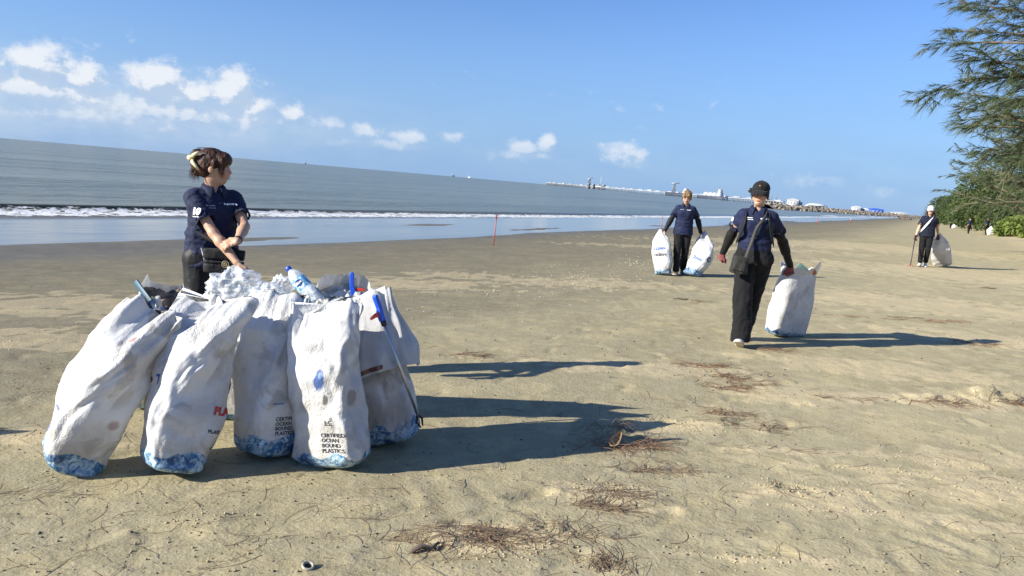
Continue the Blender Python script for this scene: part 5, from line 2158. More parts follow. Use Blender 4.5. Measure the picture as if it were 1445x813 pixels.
# ------------------------------------------------------------------ three walkers far down the beach
FARG = 'distant walkers by the trees'


def far_person(label, px, py, yaw, h, bend=0.0, bag=None):
    r = gpt(px, py)
    p = Person(label, r, yaw, h, lean=(0, -bend), head_pitch=bend * 1.5, feet={-1: (-.08, -.13, 0, 0, 0), 1: (.08, .13, 0, 0, 0)},
               hands={-1: dict(w=r + Vector((-.30, -.05, .72 * h / 1.6)), curl=.6), 1: dict(w=r + Vector((.30, -.05, .72 * h / 1.6)), curl=.6)}, vox=.016, group=FARG)
    p.body(coarse=True)
    p.shirt(M_NAVY, hem=.80, seed=5, sleeve=.66, fold=.6)
    p.trousers(M_BLACK, r=(.09, .07, .065), seed=6, fold=.6)
    p.shoes(M_SHOEB)
    S_ = SDF()
    S_.ell(p.H(0, .02, .04), np.array([.086, .10, .086]) * p.k, p.HR, .02)
    p.part('hair', S_.mesh(.014, 1), M_HAIRB)
    return p


f1 = far_person('distant stooping walker in dark clothes beside a small white bag', 1341, 322.5, math.radians(170), 1.45, .25)
f2 = far_person('distant walker in blue shirt with empty hands, back turned', 1366, 331, math.radians(185), 1.5)
f3 = far_person('distant walker in dark clothes with a bulging white bag', 1391, 331.5, math.radians(180), 1.55)
for (px, py, hh, lb, sd) in [(1346.5, 322.5, .5, 'small white bag beside the distant stooping walker', 91), (1398, 332, .75, 'bulging white bag beside the distant walker nearest the bushes', 95)]:
    q = gpt(px, py)
    s = Sack(q, q + Vector((-.1, 0, hh)), .28, .22, seed=sd, mouth='gather', nth=40, nt=36)
    s.object('sack', sack_material('distant sack %d' % sd, sd, blue=False, dirt=.2))
    tag(s.o, lb, 'sack', 'distant sacks')

# ------------------------------------------------------------------ trees and bushes along the back of the beach
def blades(P0, D, L, Wd, rg, droop=.0, seg=2):
    """many thin leaf blades: base points, directions, lengths, widths -> quads with random roll"""
    n = len(P0)
    r = rg.normal(size=(n, 3))
    sdv = np.cross(D, r)
    sdv /= np.linalg.norm(sdv, axis=1)[:, None] + 1e-9
    V = np.zeros((n, 2 * (seg + 1), 3))
    for j in range(seg + 1):
        f = j / seg
        c = P0 + D * (L * f)[:, None]
        c[:, 2] -= droop * (L * f * f)
        w = Wd * (1 - .75 * f) / 2
        V[:, 2 * j] = c - sdv * w[:, None]
        V[:, 2 * j + 1] = c + sdv * w[:, None]
    base = (np.arange(n) * 2 * (seg + 1))[:, None]
    F = np.concatenate([base + np.array([[2 * j, 2 * j + 1, 2 * j + 3, 2 * j + 2]]) for j in range(seg)])
    return V.reshape(-1, 3), F


def foliage_mat(name, ca, cb, cc, scale=1.2):
    m, t, b = mat(name)
    a = t.attr('shade')[2]
    co = t.add('ShaderNodeTexCoord').outputs['Object']
    n = t.noise(co, scale, 4, .6)
    c = t.mix(t.ramp(n, .35, .65), ca, cb)
    c = t.mix(t.ramp(a, .55, 1.0), c, cc)
    t.l.new(c, b.inputs['Base Color'])
    b.inputs['Roughness'].default_value = .6
    b.inputs['Specular IOR Level'].default_value = .3
    tr = t.add('ShaderNodeBsdfTranslucent')
    t.l.new(c, tr.inputs[0])
    mx = t.add('ShaderNodeMixShader')
    mx.inputs[0].default_value = .3
    t.l.new(b.outputs[0], mx.inputs[1])
    t.l.new(tr.outputs[0], mx.inputs[2])
    t.l.new(mx.outputs[0], m.node_tree.nodes['Material Output'].inputs['Surface'])
    return m


M_CASU = foliage_mat('casuarina needles', (.075, .105, .050), (.110, .140, .065), (.17, .17, .09), .6)
M_LEAF = foliage_mat('broad beach leaves', (.034, .058, .018), (.060, .090, .026), (.115, .145, .04), .8)
M_LEAFY = foliage_mat('yellow green leaves', (.12, .17, .035), (.17, .22, .05), (.24, .26, .07), .8)
M_BARK = pbr('grey brown bark', (.14, .105, .08), .9, .35, 5.0, .7, 20)


def casuarina(seed, H, reach, nlimb, per, wid, needle, trunk_r, wind=(0, 0), low=.10, seg=1, lowcut=1.0):
    rg = np.random.default_rng(seed)
    tz = np.linspace(0, H, 14)
    tx = np.cumsum(rg.normal(0, .10, 14)) * (H / 17)
    ty = np.cumsum(rg.normal(0, .10, 14)) * (H / 17)
    trunk = [tube_np(np.stack([tx, ty, tz], -1), np.linspace(trunk_r, .03, 14), 10)]
    P0, D0, L0, S0 = [], [], [], []
    for i in range(nlimb):
        f = low + (1 - low) * ((i + rg.uniform(0, 1)) / nlimb) ** 1.05
        h = f * H * .98
        az = i * 2.399 + rg.uniform(-.4, .4)
        L = reach * ((1 - f) ** .50 * .92 + .10) * rg.uniform(.75, 1.12) * (lowcut + (1 - lowcut) * float(sstep(f, .08, .45)))
        el = rg.uniform(.12, .45) + .35 * f
        p = np.array([np.interp(h, tz, tx), np.interp(h, tz, ty), h])
        d = np.array([math.cos(az) * math.cos(el), math.sin(az) * math.cos(el), math.sin(el)])
        d[:2] += np.array(wind) * .3
        pts = [p]
        m = 12
        for j in range(m):
            d = d + rg.normal(0, .07, 3) + np.array([wind[0] * .05, wind[1] * .05, -.02 + .03 * (j > 7)])
            d /= np.linalg.norm(d)
            p = p + d * L / m
            pts.append(p)
        pts = np.array(pts)
        trunk.append(tube_np(pts, np.linspace(.022 + .009 * L, .006, m + 1), 6))
        nb = max(6, int(L * per))
        for b in range(nb):
            t = .16 + .84 * (b + rg.uniform(0, 1)) / nb
            q = np.array([np.interp(t * m, np.arange(m + 1), pts[:, c]) for c in range(3)])
            ji = min(int(t * m), m - 1)
            ld = pts[ji + 1] - pts[ji]
            ld /= np.linalg.norm(ld)
            bd = ld * rg.uniform(.5, 1.0) + rg.normal(0, .55, 3) * np.array([1, 1, .6])
            bd /= np.linalg.norm(bd)
            bl = rg.uniform(.45, 1.15) * (1.15 - .5 * t) * reach / 8.0
            k = needle
            tt = rg.uniform(.1, 1, k)
            pp = q + bd * (tt * bl)[:, None]
            pp[:, 2] -= .16 * bl * tt ** 2
            dd = bd * .9 + rg.normal(0, .36, (k, 3)) + ld * .35
            dd /= np.linalg.norm(dd, axis=1)[:, None]
            P0.append(pp)
            D0.append(dd)
            L0.append(rg.uniform(.20, .42, k) * reach / 8.0)
            S0.append(np.full(k, rg.uniform(0, 1)))
    P0, D0, L0, S0 = np.concatenate(P0), np.concatenate(D0), np.concatenate(L0), np.concatenate(S0)
    V, F = blades(P0, D0, L0, np.full(len(P0), wid), rg, .35, seg)
    cr = mesh_np('crown', V, F)
    fattr(cr, 'shade', np.repeat(S0, 2 * (seg + 1)))
    tv, tf = tri_merge(trunk)
    return mesh_np('trunk', tv, tf), cr


def tree(name, meshes, loc, label, cat, m_leaf, rz=0.0, sc=1.0, group=None):
    r = empty(name, loc, rz)
    r.scale = (sc, sc, sc) if not isinstance(sc, tuple) else sc
    for nm, me, mm in (('trunk', meshes[0], M_BARK), ('crown', meshes[1], m_leaf)):
        o = bpy.data.objects.new(nm, me)
        COL.objects.link(o)
        if not me.materials:
            me.materials.append(mm)
        o.parent = r
    tag(r, label, cat, group)
    return r


def broadleaf(seed, rx, rz, n, leaf, lobes=9):
    rg = np.random.default_rng(seed)
    P, D, S0 = [], [], []
    trunk = []
    for i in range(lobes):
        a = rg.uniform(0, 6.28)
        rr = rx * math.sqrt(rg.uniform(0, 1)) * .75
        c = np.array([math.cos(a) * rr, math.sin(a) * rr, rz * rg.uniform(.25, .78)])
        R = np.array([rx * rg.uniform(.28, .48), rx * rg.uniform(.28, .48), rz * rg.uniform(.2, .34)])
        k = n // lobes
        u = rg.normal(size=(k, 3))
        u /= np.linalg.norm(u, axis=1)[:, None]
        q = c + u * R * (rg.uniform(.55, 1.0, k) ** .4)[:, None] + rg.normal(0, leaf * .3, (k, 3))
        P.append(q)
        dd = u + rg.normal(0, .5, (k, 3)) + np.array([0, 0, .1])
        D.append(dd / np.linalg.norm(dd, axis=1)[:, None])
        S0.append(rg.uniform(0, 1, k) * .6 + rg.uniform(0, .5))
        trunk.append(tube_np([np.array([rg.normal(0, .15), rg.normal(0, .15), 0]), c * np.array([.5, .5, .45]), c], [.09, .06, .02], 6))
    P, D, S0 = np.concatenate(P), np.concatenate(D), np.concatenate(S0)
    P[:, 2] = np.maximum(P[:, 2], .05)
    V, F = blades(P, D, rg.uniform(.7, 1.3, len(P)) * leaf, rg.uniform(.6, 1.0, len(P)) * leaf, rg, .2, 2)
    cr = mesh_np('crown', V, F)
    fattr(cr, 'shade', np.repeat(S0, 6))
    return mesh_np('trunk', *tri_merge(trunk)), cr


def on_ground(px, depth, dz=0.0):
    # direction of a photo column at the horizon, at a given depth
    p = at(px, 194.5 + .085 * px, depth)
    return Vector((p.x, p.y, float(base_z(p.x, p.y)) - dz))


big = casuarina(5, 18.5, 9.6, 180, 7.0, .024, 25, .26, (-.50, .10), .10, lowcut=.48)
tree('casuarina_tree', big, on_ground(1542, 31), 'big feathery casuarina reaching out over the beach beside the bushes', 'tree', M_CASU, .25)
mid = casuarina(9, 12, 5.6, 95, 5.5, .026, 20, .18, (-.3, .1), .10)
CG_ = 'casuarinas further along the beach'
for (px, D, s_, rz, lb) in [(1466, 46, 1.05, 1.0, 'second casuarina standing behind the big feathery one'), (1446, 84, .95, 2.2, 'casuarina rising over the broadleaf bushes')]:
    tree('casuarina_tree', mid, on_ground(px, D), lb, 'tree', M_CASU, rz, s_, CG_)
small = casuarina(13, 6.2, 2.7, 46, 6.5, .05, 12, .10, (-.1, 0), .04)
for i, (px, D, s_) in enumerate([(1308, 265, .88), (1314, 245, 1.0), (1321, 232, 1.12), (1329, 222, 1.15), (1337, 205, 1.1)]):
    tree('young_casuarina', small, on_ground(px, D), 'small conical casuarina in the far clump at the end of the tree line', 'tree', M_CASU, i * 1.7, s_, 'far young casuarinas')
bl1 = broadleaf(21, 5.2, 6.4, 9500, .25, 17)
bl2 = broadleaf(22, 4.6, 5.4, 9000, .25, 16)
for i, (px, D, s_, v) in enumerate([(1470, 66, 1.0, 0), (1446, 74, 1.0, 1), (1424, 86, 1.06, 0), (1408, 98, 1.0, 1), (1392, 110, 1.05, 0), (1378, 124, 1.05, 1), (1366, 140, 1.0, 0), (1356, 158, 1.0, 1), (1346, 178, 1.0, 0)]):
    tree('broadleaf_bush', (bl1, bl2)[v], on_ground(px, D, .1), 'tall dark green broadleaf bush in the dense belt behind the walkers', 'bush', M_LEAF, i * 2.1, s_, 'broadleaf bushes along the beach')
ys_ = broadleaf(31, 1.7, 1.7, 1500, .22, 7)
for i, (px, D, s_) in enumerate([(1432, 62, 1.0), (1447, 58, 1.15), (1408, 84, .9)]):
    tree('low_shrub', ys_, on_ground(px, D, .03), 'low yellow green shrub at the foot of the bushes', 'shrub', M_LEAFY, i * 1.3, s_, 'low shrubs at the foot of the bushes')

# ------------------------------------------------------------------ stakes in the wet sand
M_STAKE = pbr('red painted stake', (.42, .07, .05), .6, .35, 9)
M_STAKEW = pbr('white stake tape', (.75, .72, .68), .6)
for (px, py, top, lb) in [(696, 347, (701, 303), 'red stake in the wet sand, open shore around it'), (933, 326, (934.5, 306), 'thin reddish stake behind the hanging sack'),
                          (1153, 318, (1154.5, 308), 'thin stake far along the waterline, red top'), (1200, 315, (1201, 308.5), 'farthest thin stake with white top by the waterline')]:
    b = gpt(px, py)
    r = empty('marker_stake', b)
    tp = at(top[0], top[1], b.y) - b
    rad = max(.014, b.y * .00045)
    link('shaft', mesh_np('shaft', *tube_np([Vector((0, 0, -.1)), tp * .5 + Vector((.006, 0, 0)), tp], [rad, rad * .95, rad * .9], 8)), M_STAKE, r)
    link('tape', mesh_np('tape', *tube_np([tp * .86, tp * .97], rad * 1.5, 8)), M_STAKEW if '1200' in str(px) else M_STAKE, r)
    tag(r, lb, 'stake', 'marker stakes along the water')

# ------------------------------------------------------------------ breakwater
rg = np.random.default_rng(77)


def rock(c, s, rg):
    bmV = np.array([[0, 0, 1], [.894, 0, .447], [.276, .851, .447], [-.724, .526, .447], [-.724, -.526, .447], [.276, -.851, .447], [.724, .526, -.447], [-.276, .851, -.447], [-.894, 0, -.447], [-.276, -.851, -.447], [.724, -.526, -.447], [0, 0, -1]])
    F = np.array([[0, 1, 2], [0, 2, 3], [0, 3, 4], [0, 4, 5], [0, 5, 1], [1, 6, 2], [2, 7, 3], [3, 8, 4], [4, 9, 5], [5, 10, 1], [6, 7, 2], [7, 8, 3], [8, 9, 4], [9, 10, 5], [10, 6, 1], [11, 7, 6], [11, 8, 7], [11, 9, 8], [11, 10, 9], [11, 6, 10]])
    V = bmV * rg.uniform(.6, 1.15, (12, 1)) * np.array(s)
    a = rg.uniform(0, 6.28)
    V = V @ rotz(a).T @ rotx(rg.uniform(-.6, .6)).T
    return V + np.array(c), F


A_, B_ = at(1083, 287, 285), at(1300, 305, 640)
A_.z = B_.z = SEA_Z
dv = (B_ - A_)
Ln = dv.length
dv.normalize()
nv = Vector((-dv.y, dv.x, 0))
parts = []
for i in range(2600):
    t = rg.uniform(0, 1)
    w = rg.uniform(-1, 1)
    hgt = 1.9 * (1 - abs(w)) ** .8
    c = A_ + dv * (t * Ln) + nv * (w * 5.5) + Vector((0, 0, hgt * rg.uniform(.8, 1.05) - .1))
    s0 = rg.uniform(.55, 1.05)
    parts.append(rock(list(c), (s0, s0 * rg.uniform(.7, 1), s0 * rg.uniform(.6, .9)), rg))
V, F = tri_merge(parts)
m_rock = pbr('breakwater rock', (.22, .185, .14), .9, .55, .45)
bw = empty('breakwater', A_)
o = link('armour_rocks', mesh_np('armour_rocks', V - np.array(list(A_)), F), m_rock, bw, False)
o['kind'] = 'stuff'
core = []
for w, h in ((-6, -1.5), (-1.2, 1.4), (1.2, 1.4), (6, -1.5)):
    core.append([list(dv * t + nv * w + Vector((0, 0, h))) for t in np.linspace(-3, Ln, 6)])
link('core', mesh_np('core', np.array(core).reshape(-1, 3), grid_faces(4, 6)), m_rock, bw)
tag(bw, 'low brown rock breakwater running out from the far end of the beach', 'breakwater')

# ------------------------------------------------------------------ jetty, ships and port buildings on the horizon
M_CONC = pbr('pale concrete', (.36, .37, .38), .8, .2, .05)
M_STEEL = pbr('grey steelwork', (.20, .22, .25), .6, .25, .05)
M_WHT = pbr('hazed white paint', (.44, .46, .48), .5, .12, .05)  # distance haze is put into this colour: white dulled towards grey blue
M_HULL = pbr('dark blue hull paint', (.045, .055, .08), .5, .2, .05)
M_SHED = pbr('blue sheet roof', (.03, .10, .42), .5, .15, .2)
JA, JB = at(771, 260, 2300), at(1105, 289, 1250)
JA.z = JB.z = SEA_Z
jd = JB - JA
jl = jd.length
jd.normalize()
jn = Vector((-jd.y, jd.x, 0))
ja = math.atan2(jd.y, jd.x)
RJ = np.array(Matrix.Rotation(ja, 3, 'Z'))
jt = empty('jetty', JA)
J = lambda t, w, h: np.array(list(jd * (t * jl) + jn * w + Vector((0, 0, h))))
link('deck', mesh_np('deck', *box_np(J(.5, 0, 6.2), (jl, 6, 1.3), RJ)), M_CONC, jt, False)
pl = []
for i in range(150):
    for w in (-2, 2):
        pl.append(box_np(J(i / 149, w, 2.5), (1.6, 1.0, 7), RJ))
o = link('piles', mesh_np('piles', *tri_merge(pl)), M_STEEL, jt, False)
o['kind'] = 'stuff'
for i in range(26):
    t = (i + rg.uniform(.2, .8)) / 26 * .98
    link('deck_unit', mesh_np('deck_unit', *box_np(J(t, rg.uniform(-1, 1), 7.6 + .4), (rg.uniform(8, 22), 4, rg.uniform(1.0, 2.2)), RJ)), M_CONC if i % 3 else M_WHT, jt, False)
link('pipe_rack', mesh_np('pipe_rack', *box_np(J(.5, 2.2, 8.2), (jl * .98, .8, .7), RJ)), M_STEEL, jt, False)
tag(jt, 'long pile jetty stretching across the horizon', 'jetty')


def lattice(h, w0, w1, lv=6):
    parts = []
    for (a, b) in ((-1, -1), (1, -1), (1, 1), (-1, 1)):
        parts.append(tube_np([(a * w0, b * w0, 0), (a * w1, b * w1, h)], .45, 4))
    for i in range(lv + 1):
        f = i / lv
        w = w0 + (w1 - w0) * f
        parts.append(box_np((0, 0, h * f), (w * 2, w * 2, .5)))
        if i < lv:
            w2 = w0 + (w1 - w0) * (i + 1) / lv
            parts.append(tube_np([(-w, -w, h * f), (w2, -w2, h * (i + 1) / lv)], .3, 4))
            parts.append(tube_np([(w, w, h * f), (-w2, w2, h * (i + 1) / lv)], .3, 4))
    return tri_merge(parts)


tw = empty('loading_tower', JA + Vector(J(.285, 0, 6.8)))
link('frame', mesh_np('frame', *lattice(19, 4.2, 3.0)), M_STEEL, tw, False)
link('cabin', mesh_np('cabin', *box_np((0, 0, 17), (7.5, 7.5, 3.4))), M_CONC, tw, False)
link('arm', mesh_np('arm', *tube_np([(0, 0, 19), (5, 0, 22.5), (9, 0, 20)], .7, 6)), M_STEEL, tw, False)
tag(tw, 'grey lattice loading tower on the jetty beside the slim mast', 'tower')
pf = empty('jetty_platform', JA + Vector(J(.325, 0, 0)))
link('platform', mesh_np('platform', *box_np((6, 0, 7), (60, 16, 2.5), RJ)), M_CONC, pf, False)
for q in (-18, -6, 8, 20):
    link('equipment', mesh_np('equipment', *box_np((q, 0, 10.5), (8, 7, 5))), M_STEEL, pf, False)
    link('leg', mesh_np('leg', *box_np((q, 0, 2), (3, 10, 9), RJ)), M_STEEL, pf, False)
tag(pf, 'low equipment platform on piles between tower and mast', 'platform')
ms = empty('mast', JA + Vector(J(.352, 0, 6.8)))
link('pole', mesh_np('pole', *tube_np([(0, 0, 0), (0, 0, 12), (0, 0, 25)], [.9, .7, .5], 6)), M_WHT, ms, False)
link('cross_arm', mesh_np('cross_arm', *box_np((0, 0, 22.5), (4, .8, .5))), M_WHT, ms, False)
tag(ms, 'slim white mast on the jetty beside the lattice tower', 'mast')


def hull(L, B, D, sheer=.15):
    n = 14
    V = []
    for i in range(n):
        f = i / (n - 1)
        x = (f - .5) * L
        b = B / 2 * min(1, (1 - f) * 5 + .05) * min(1, f * 8 + .55)
        up = D * (1 + sheer * max(0, f - .8) * 5)
        V += [[x, -b, up], [x, -b * .85, -2], [x, b * .85, -2], [x, b, up]]
    F = grid_faces(n, 4, True)
    F = np.vstack([F, [[0, 1, 2, 3]], [[(n - 1) * 4 + 3, (n - 1) * 4 + 2, (n - 1) * 4 + 1, (n - 1) * 4]]])
    return np.array(V, float), F


def ship(label, px, D, L, name='ship', dark=True, house=-.36, tanks=0, flip=False, deck=8, hh=14):
    p = at(px, 194.5 + .085 * px, D)
    r = empty(name, (p.x, p.y, SEA_Z), ja + (math.pi if flip else 0))
    link('hull', mesh_np('hull', *hull(L, L * .15, deck)), M_HULL if dark else M_WHT, r, False)
    for lv in range(4):
        link('deckhouse', mesh_np('deckhouse', *box_np((L * house, 0, deck + hh * (lv + .5) / 4), (L * .10 - lv * 1.2, L * .12 - lv * 1.5, hh / 4 - .15))), M_WHT, r, False)
    link('funnel', mesh_np('funnel', *tube_np([(L * house - L * .055, 0, deck), (L * house - L * .055, 0, deck + hh * 1.15)], L * .016, 8)), M_STEEL, r, False)
    for k_ in (.1, .3):
        link('mast', mesh_np('mast', *tube_np([(L * k_, 0, deck), (L * k_, 0, deck + hh * .9)], .5, 5)), M_STEEL, r, False)
    for i in range(tanks):
        link('tank', mesh_np('tank', *lathe_np([(.1, L * .085), (L * .045, L * .076), (L * .072, L * .05), (L * .078, L * .02), (L * .07, -1), (.1, -1)], 16, (L * (-.18 + i * .17), 0, deck))), M_WHT, r)
    tag(r, label, 'ship')
    return r


ship('long dark hulled tanker moored at the jetty', 957, 1500, 92, dark=True, house=.30, deck=7, hh=9)
ship('gas carrier with white domed tanks moored at the jetty', 1003, 1420, 84, dark=True, house=.34, tanks=3, deck=6, hh=13)
for px, D, L, lb in [(431, 5200, 60, 'tiny ship on the open horizon behind the standing woman'), (640, 5200, 70, 'tiny dark ship on the horizon next to a paler one'), (662, 5000, 50, 'tiny pale ship on the horizon next to a darker one'),
                     (1085, 1300, 60, 'pale vessel partly hidden behind the black cap')]:
    ship(lb, px, D, L, dark=px not in (662, 1085), hh=13)
cr = empty('crane', at(981, 0, 1440))
cr.location.z = SEA_Z + 6
link('tower', mesh_np('tower', *lattice(17, 2.4, 1.8, 5)), M_STEEL, cr, False)
link('jib', mesh_np('jib', *tube_np([(-5, 0, 17), (0, 0, 18), (9, 0, 18.5)], .8, 6)), M_WHT, cr, False)
tag(cr, 'jetty crane beside the domed gas carrier', 'crane')


def shed(label, px, D, w, h, dpt, m_wall, m_roof, dome=False, name='port_building'):
    p = at(px, 194.5 + .085 * px, D)
    h *= .62
    r = empty(name, (p.x, p.y, SEA_Z + 1.6), -.45)
    link('wall', mesh_np('wall', *box_np((0, 0, h / 2 - 1), (w, dpt, h + 2))), m_wall, r, False)
    if dome:
        link('roof', mesh_np('roof', *lathe_np([(w * .5, h), (w * .42, h + w * .07), (w * .25, h + w * .11), (.1, h + w * .125)], 20)), m_roof, r)
    else:
        link('roof', prism([(-w * .54, 0), (w * .54, 0), (w * .5, h * .25), (0, h * .5), (-w * .5, h * .25)], dpt * 1.08, (0, 0, h), (1, 0, 0), (0, 0, 1), (0, 1, 0)), m_roof, r, False)
    for i in range(4):
        link('window', mesh_np('window', *box_np((w * (-.36 + .24 * i), -dpt / 2 - .05, h * .55), (w * .12, .2, h * .3))), M_STEEL, r, False)
    tag(r, label, 'building')
    return r


shed('white block building behind the breakwater, tallest there', 1119, 640, 9, 6.5, 8, M_WHT, M_CONC)
shed('small white annex next to the tallest port building', 1127, 640, 5, 4.2, 6, M_WHT, M_WHT)
shed('low white domed hall behind the breakwater', 1152, 660, 17, 2.6, 10, M_WHT, M_WHT, True)
shed('white block with flat roofs left of the blue shed', 1208, 700, 8, 5.0, 8, M_WHT, M_CONC)
shed('low pale hut between white block and blue shed', 1220, 700, 9, 3.4, 8, M_CONC, M_WHT)
shed('bright blue sheet metal shed beyond the breakwater', 1236, 690, 12, 4.4, 10, M_SHED, M_SHED)
shed('low pale port hall at the landward end of the breakwater', 1268, 740, 14, 2.6, 10, M_WHT, M_CONC)

# driftwood logs at the far end of the sand
for i, (px, py, a) in enumerate([(1272, 309, .4), (1279, 310.5, 2.6)]):
    q = gpt(px, py)
    pts = [(-1.6, 0, .25), (-.5, .1, .4), (.6, -.1, .35), (1.7, .1, .55)]
    o = link('driftwood_log', mesh_np('driftwood_log', *tri_merge([tube_np(pts, [.28, .33, .27, .16], 8), tube_np([(.5, 0, .35), (.9, .5, .9)], [.12, .05], 6)])), M_BARK)
    o.location = q
    o.rotation_euler = (0, 0, a)
    tag(o, ('grey driftwood log lying nearer the breakwater at the far end of the sand', 'grey driftwood log lying nearer the trees at the far end of the sand')[i], 'log', 'far driftwood logs')

# ------------------------------------------------------------------ needle litter, twigs, shell bits and clods on the sand
rg = np.random.default_rng(123)


def gz_many(x, y):
    return base_z(x, y) + micro(x, y)[0]


def strands(x, y, ang, L, r, curl, lift):
    """curved three-sided strands lying on the sand"""
    n = len(x)
    m = 6
    P = np.zeros((n, m, 3))
    a = ang.copy()
    cx, cy = x.copy(), y.copy()
    for j in range(m):
        P[:, j, 0], P[:, j, 1] = cx, cy
        cx = cx + np.cos(a) * L / (m - 1)
        cy = cy + np.sin(a) * L / (m - 1)
        a = a + curl / m
    z = gz_many(P[..., 0].ravel(), P[..., 1].ravel()).reshape(n, m)
    P[..., 2] = z + r[:, None] * 1.2 + lift[:, None] * np.sin(np.linspace(0, math.pi, m))[None] + lift[:, None] * .6
    T = np.gradient(P, axis=1)
    T /= np.linalg.norm(T, axis=2)[..., None] + 1e-9
    up = np.array([0, 0, 1.0])
    sd = np.cross(T, up)
    sd /= np.linalg.norm(sd, axis=2)[..., None] + 1e-9
    u2 = np.cross(sd, T)
    R = r[:, None, None] * np.linspace(1, .6, m)[None, :, None]
    V = np.stack([P + sd * R, P - sd * R * .5 + u2 * R * .87, P - sd * R * .5 - u2 * R * .87], 2)
    f = grid_faces(m, 3, True)
    F = (np.arange(n) * m * 3)[:, None, None] + f[None]
    return V.reshape(-1, 3), F.reshape(-1, 4)


X, Y, A, LL, RR, CC, LF, TN = ([] for _ in range(8))


def clump(px, py, rx, ry, n, ang, tone, lift=.012, L=(.08, .22), r=.0013):
    n = int(n * .34)
    p = ground_hit(px, py)
    # drifts: a few ragged tufts strung along a line, with stray strands around
    nt = 5
    tx, ty = rg.normal(0, .55, nt) * rx, rg.normal(0, .45, nt) * ry
    w = rg.integers(0, nt, n)
    sp = np.where(rg.uniform(0, 1, n) < .25, 1.0, .28)
    X.append(p.x + tx[w] + rg.normal(0, .6, n) * rx * sp)
    Y.append(p.y + ty[w] + rg.normal(0, .6, n) * ry * sp)
    A.append(ang + rg.normal(0, .6, n))
    LL.append(rg.uniform(*L, n))
    RR.append(rg.uniform(.7, 1.3, n) * r * max(1, p.y / 4))
    CC.append(rg.normal(0, 1.3, n))
    LF.append(rg.uniform(0, 1, n) ** 2 * lift)
    TN.append(np.clip(rg.normal(tone, .2, n), 0, 1))


for c in [(868, 628, .26, .13, 420, .2, .85, .03), (862, 612, .10, .06, 120, .6, .9, .04), (920, 662, .16, .05, 140, .35, .35), (640, 765, .34, .09, 260, .25, .5), (700, 762, .30, .08, 170, .3, .4),
          (760, 748, .26, .07, 130, .35, .45), (610, 770, .14, .10, 90, .9, .5), (850, 715, .22, .09, 240, .2, .4), (880, 700, .18, .06, 120, .5, .4), (845, 800, .10, .07, 150, 1.6, .45),
          (1010, 600, .30, .10, 170, .8, .55), (1030, 585, .18, .09, 160, .7, .75), (975, 515, .30, .12, 160, -.2, .85), (1010, 548, .14, .10, 150, .2, .85), (1045, 535, .26, .20, 170, .9, .8),
          (1035, 540, .18, .14, 90, .5, .9), (1335, 572, .35, .07, 160, .05, .8), (1420, 572, .22, .07, 120, 0, .8), (1165, 562, .18, .05, 60, .2, .5), (1100, 495, .35, .16, 120, .1, .8),
          (1365, 485, .5, .12, 90, 0, .8), (645, 501, .35, .08, 90, .1, .6), (1300, 452, .7, .2, 90, 0, .8), (950, 660, .1, .05, 40, .3, .4), (960, 425, .3, .12, 30, 0, .9), (1225, 450, .9, .25, 60, 0, .7),
          (1150, 640, .35, .06, 40, .1, .5), (1080, 690, .3, .1, 30, .2, .4), (30, 700, .2, .12, 40, .4, .2), (340, 770, .35, .12, 30, .3, .2)]:
    clump(*c)
# single strands scattered all over the near sand
n = 620
pts = [ground_hit(rg.uniform(-40, 1480), 430 + 380 * rg.uniform(0, 1) ** .75) for _ in range(n)]
X.append(np.array([p.x for p in pts]))
Y.append(np.array([p.y for p in pts]))
A.append(rg.uniform(0, 6.28, n))
LL.append(rg.uniform(.04, .24, n))
RR.append(rg.uniform(.0006, .0013, n) * np.maximum(1, Y[-1] / 5))
CC.append(rg.normal(0, 1.5, n))
LF.append(rg.uniform(0, 1, n) ** 3 * .008)
TN.append(np.clip(rg.normal(.35, .3, n), 0, 1))
cat_ = lambda q: np.concatenate(q)
V, F = strands(cat_(X), cat_(Y), cat_(A), cat_(LL), cat_(RR), cat_(CC), cat_(LF))
me = mesh_np('needle_litter', V, F)
fattr(me, 'tone', np.repeat(cat_(TN), 18))
m, t, b = mat('dry casuarina needles')
tn = t.attr('tone')[2]
t.l.new(t.mix(tn, (.15, .115, .075), (.26, .15, .085)), b.inputs['Base Color'])
b.inputs['Roughness'].default_value = .8
tag(link('needle_litter', me, m), 'dry brown needle strands scattered and drifted over the sand', 'litter', None, 'stuff')


def bits(n, region, smin, smax, flat, name, mtl, label, cat, pw=2.0, where=None):
    parts = []
    P = [ground_hit(rg.uniform(region[0], region[2]), region[1] + (region[3] - region[1]) * rg.uniform(0, 1) ** .8) for _ in range(n)] if where is None else where(n)
    xs = np.array([p[0] for p in P])
    yy = np.array([p[1] for p in P])
    zz = gz_many(xs, yy)
    for x, y, z in zip(xs, yy, zz):
        s0 = (smin + (smax - smin) * rg.uniform(0, 1) ** pw) * max(1, (y / 4) ** .7)
        parts.append(rock((x, y, z + s0 * flat * .35), (s0, s0 * rg.uniform(.6, 1), s0 * flat), rg))
    V, F = tri_merge(parts)
    return tag(link(name, mesh_np(name, V, F), mtl, None, False), label, cat, None, 'stuff')


def shellband(n):
    out = []
    for _ in range(n):
        u = rg.uniform(2, 30)
        nn = 5.0 + rg.normal(0, .75)
        out.append(xy(u, nn))
    return out


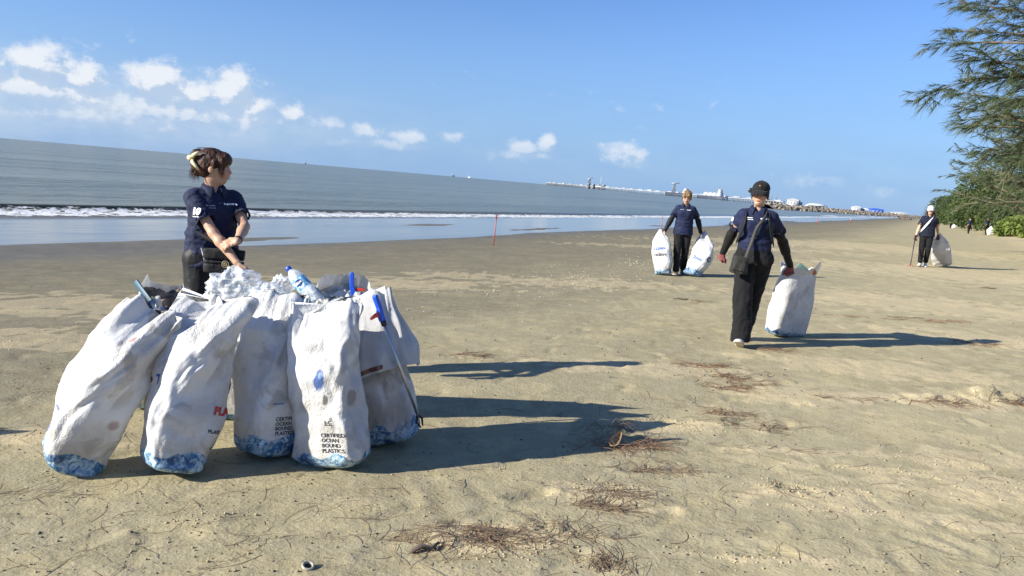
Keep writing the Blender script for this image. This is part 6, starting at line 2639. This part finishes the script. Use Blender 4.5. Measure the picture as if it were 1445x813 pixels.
bits(1000, None, .003, .010, .4, 'shell_fragments', pbr('pale shell', (.48, .42, .31), .6, .2, 30), 'pale shell fragments strewn in a band along the upper beach', 'shells', where=shellband)
bits(1200, (-30, 440, 1480, 810), .002, .008, .8, 'sand_clods', pbr('damp sand clod', (.29, .24, .14), .95, .2, 30), 'small damp sand clods kicked up around footprints', 'clods', 3.0)
bits(800, (-30, 385, 1480, 810), .003, .008, .6, 'dark_pebbles', pbr('dark pebble', (.05, .042, .035), .8, .3, 30), 'small dark pebbles and bark crumbs on the sand', 'pebbles', 2.0)


def clodspot(cs):
    def f(n):
        out = []
        for _ in range(n):
            px, py, rx, ry = cs[rg.integers(len(cs))]
            p = ground_hit(px, py)
            out.append((p.x + rg.normal(0, .5) * rx, p.y + rg.normal(0, .5) * ry))
        return out
    return f


bits(1100, None, .002, .008, .7, 'crust_crumbs', pbr('dry crust crumb', (.41, .335, .19), .95, .2, 30), 'pale crumbs of dried sand crust beside the drifts of needles', 'crumbs', 2.0,
     clodspot([(700, 775, .35, .12), (740, 780, .3, .1), (850, 690, .3, .15), (960, 600, .3, .15), (1393, 563, .35, .16), (1390, 690, .5, .25), (1190, 690, .4, .12), (1330, 655, .4, .15), (290, 735, .3, .13), (1100, 690, .15, .1), (1240, 665, .4, .06), (1180, 720, .4, .05), (1050, 790, .25, .08)]))

# things one can pick out on the sand
for (px, py, a, L_, lb) in [(1395, 408, .1, .35, 'dark stick lying on the sand below the far walkers'), (345, 378 + 100, .3, .2, 'short dark twig on the sand behind the heap'), (600, 779, .5, .12, 'black twig beside the drift of brown needles'),
                            (960, 424, .0, .22, 'small pale stick near the two carried sacks')]:
    q = gpt(px, py)
    o = link('stick', mesh_np('stick', *tube_np([(-L_ / 2, 0, .010), (-L_ * .1, .01, .018), (L_ * .2, -.008, .012), (L_ / 2, .012, .020)], [.010, .011, .009, .005], 6)), M_BARK)
    o.location = q
    o.rotation_euler = (0, 0, a)
    tag(o, lb, 'stick')
q = gpt(434, 803)
ring = empty('bottle_ring', q)
link('rim', mesh_np('rim', *lathe_np([(.014, .004), (.020, .003), (.024, .008), (.022, .014), (.017, .015), (.014, .010), (.014, .004)], 24)), pbr('dirty cream plastic', (.36, .33, .25), .5, .25, 40), ring)
link('inner_disc', mesh_np('inner_disc', *lathe_np([(.0005, .005), (.007, .007), (.0145, .006)], 20)), M_PBLACK, ring)
ring.rotation_euler = (.25, .2, 0)
tag(ring, 'small cream plastic ring half sunk in the near sand', 'lid')
# curled dry leaf on the needle clump by the tip of the shadow
q = gpt(866, 628)
u_ = np.linspace(-1, 1, 15)
v_ = np.linspace(-1, 1, 9)
U, Vv = np.meshgrid(u_, v_, indexing='ij')
wd = .028 * np.sqrt(np.clip(1 - U ** 2, 0, 1)) * (1 - .3 * U)
leaf = np.stack([U * .06, Vv * wd, .014 + .018 * Vv ** 2 + .012 * U ** 2], -1)
o = link('dry_leaf', mesh_np('dry_leaf', leaf.reshape(-1, 3), grid_faces(15, 9)), pbr('tan dry leaf', (.40, .25, .12), .7, .3, 60))
o.location = q + Vector((0, 0, .02))
o.rotation_euler = (.5, -.5, .9)
o.modifiers.new('thick', 'SOLIDIFY').thickness = .002
tag(o, 'curled tan dry leaf on the brown needle clump', 'leaf')

# sack copy added out of view to cast a shadow in from the left
src = sacks['c'].o
cpy = src.copy()
COL.objects.link(cpy)
cpy.location = (-4.13, 3.05, ground_z(-4.13, 3.05) - .004)
for ch in src.children:
    c = ch.copy()
    COL.objects.link(c)
    c.parent = cpy
cpy['label'] = 'added unseen sack out of view, there to cast a shadow in'
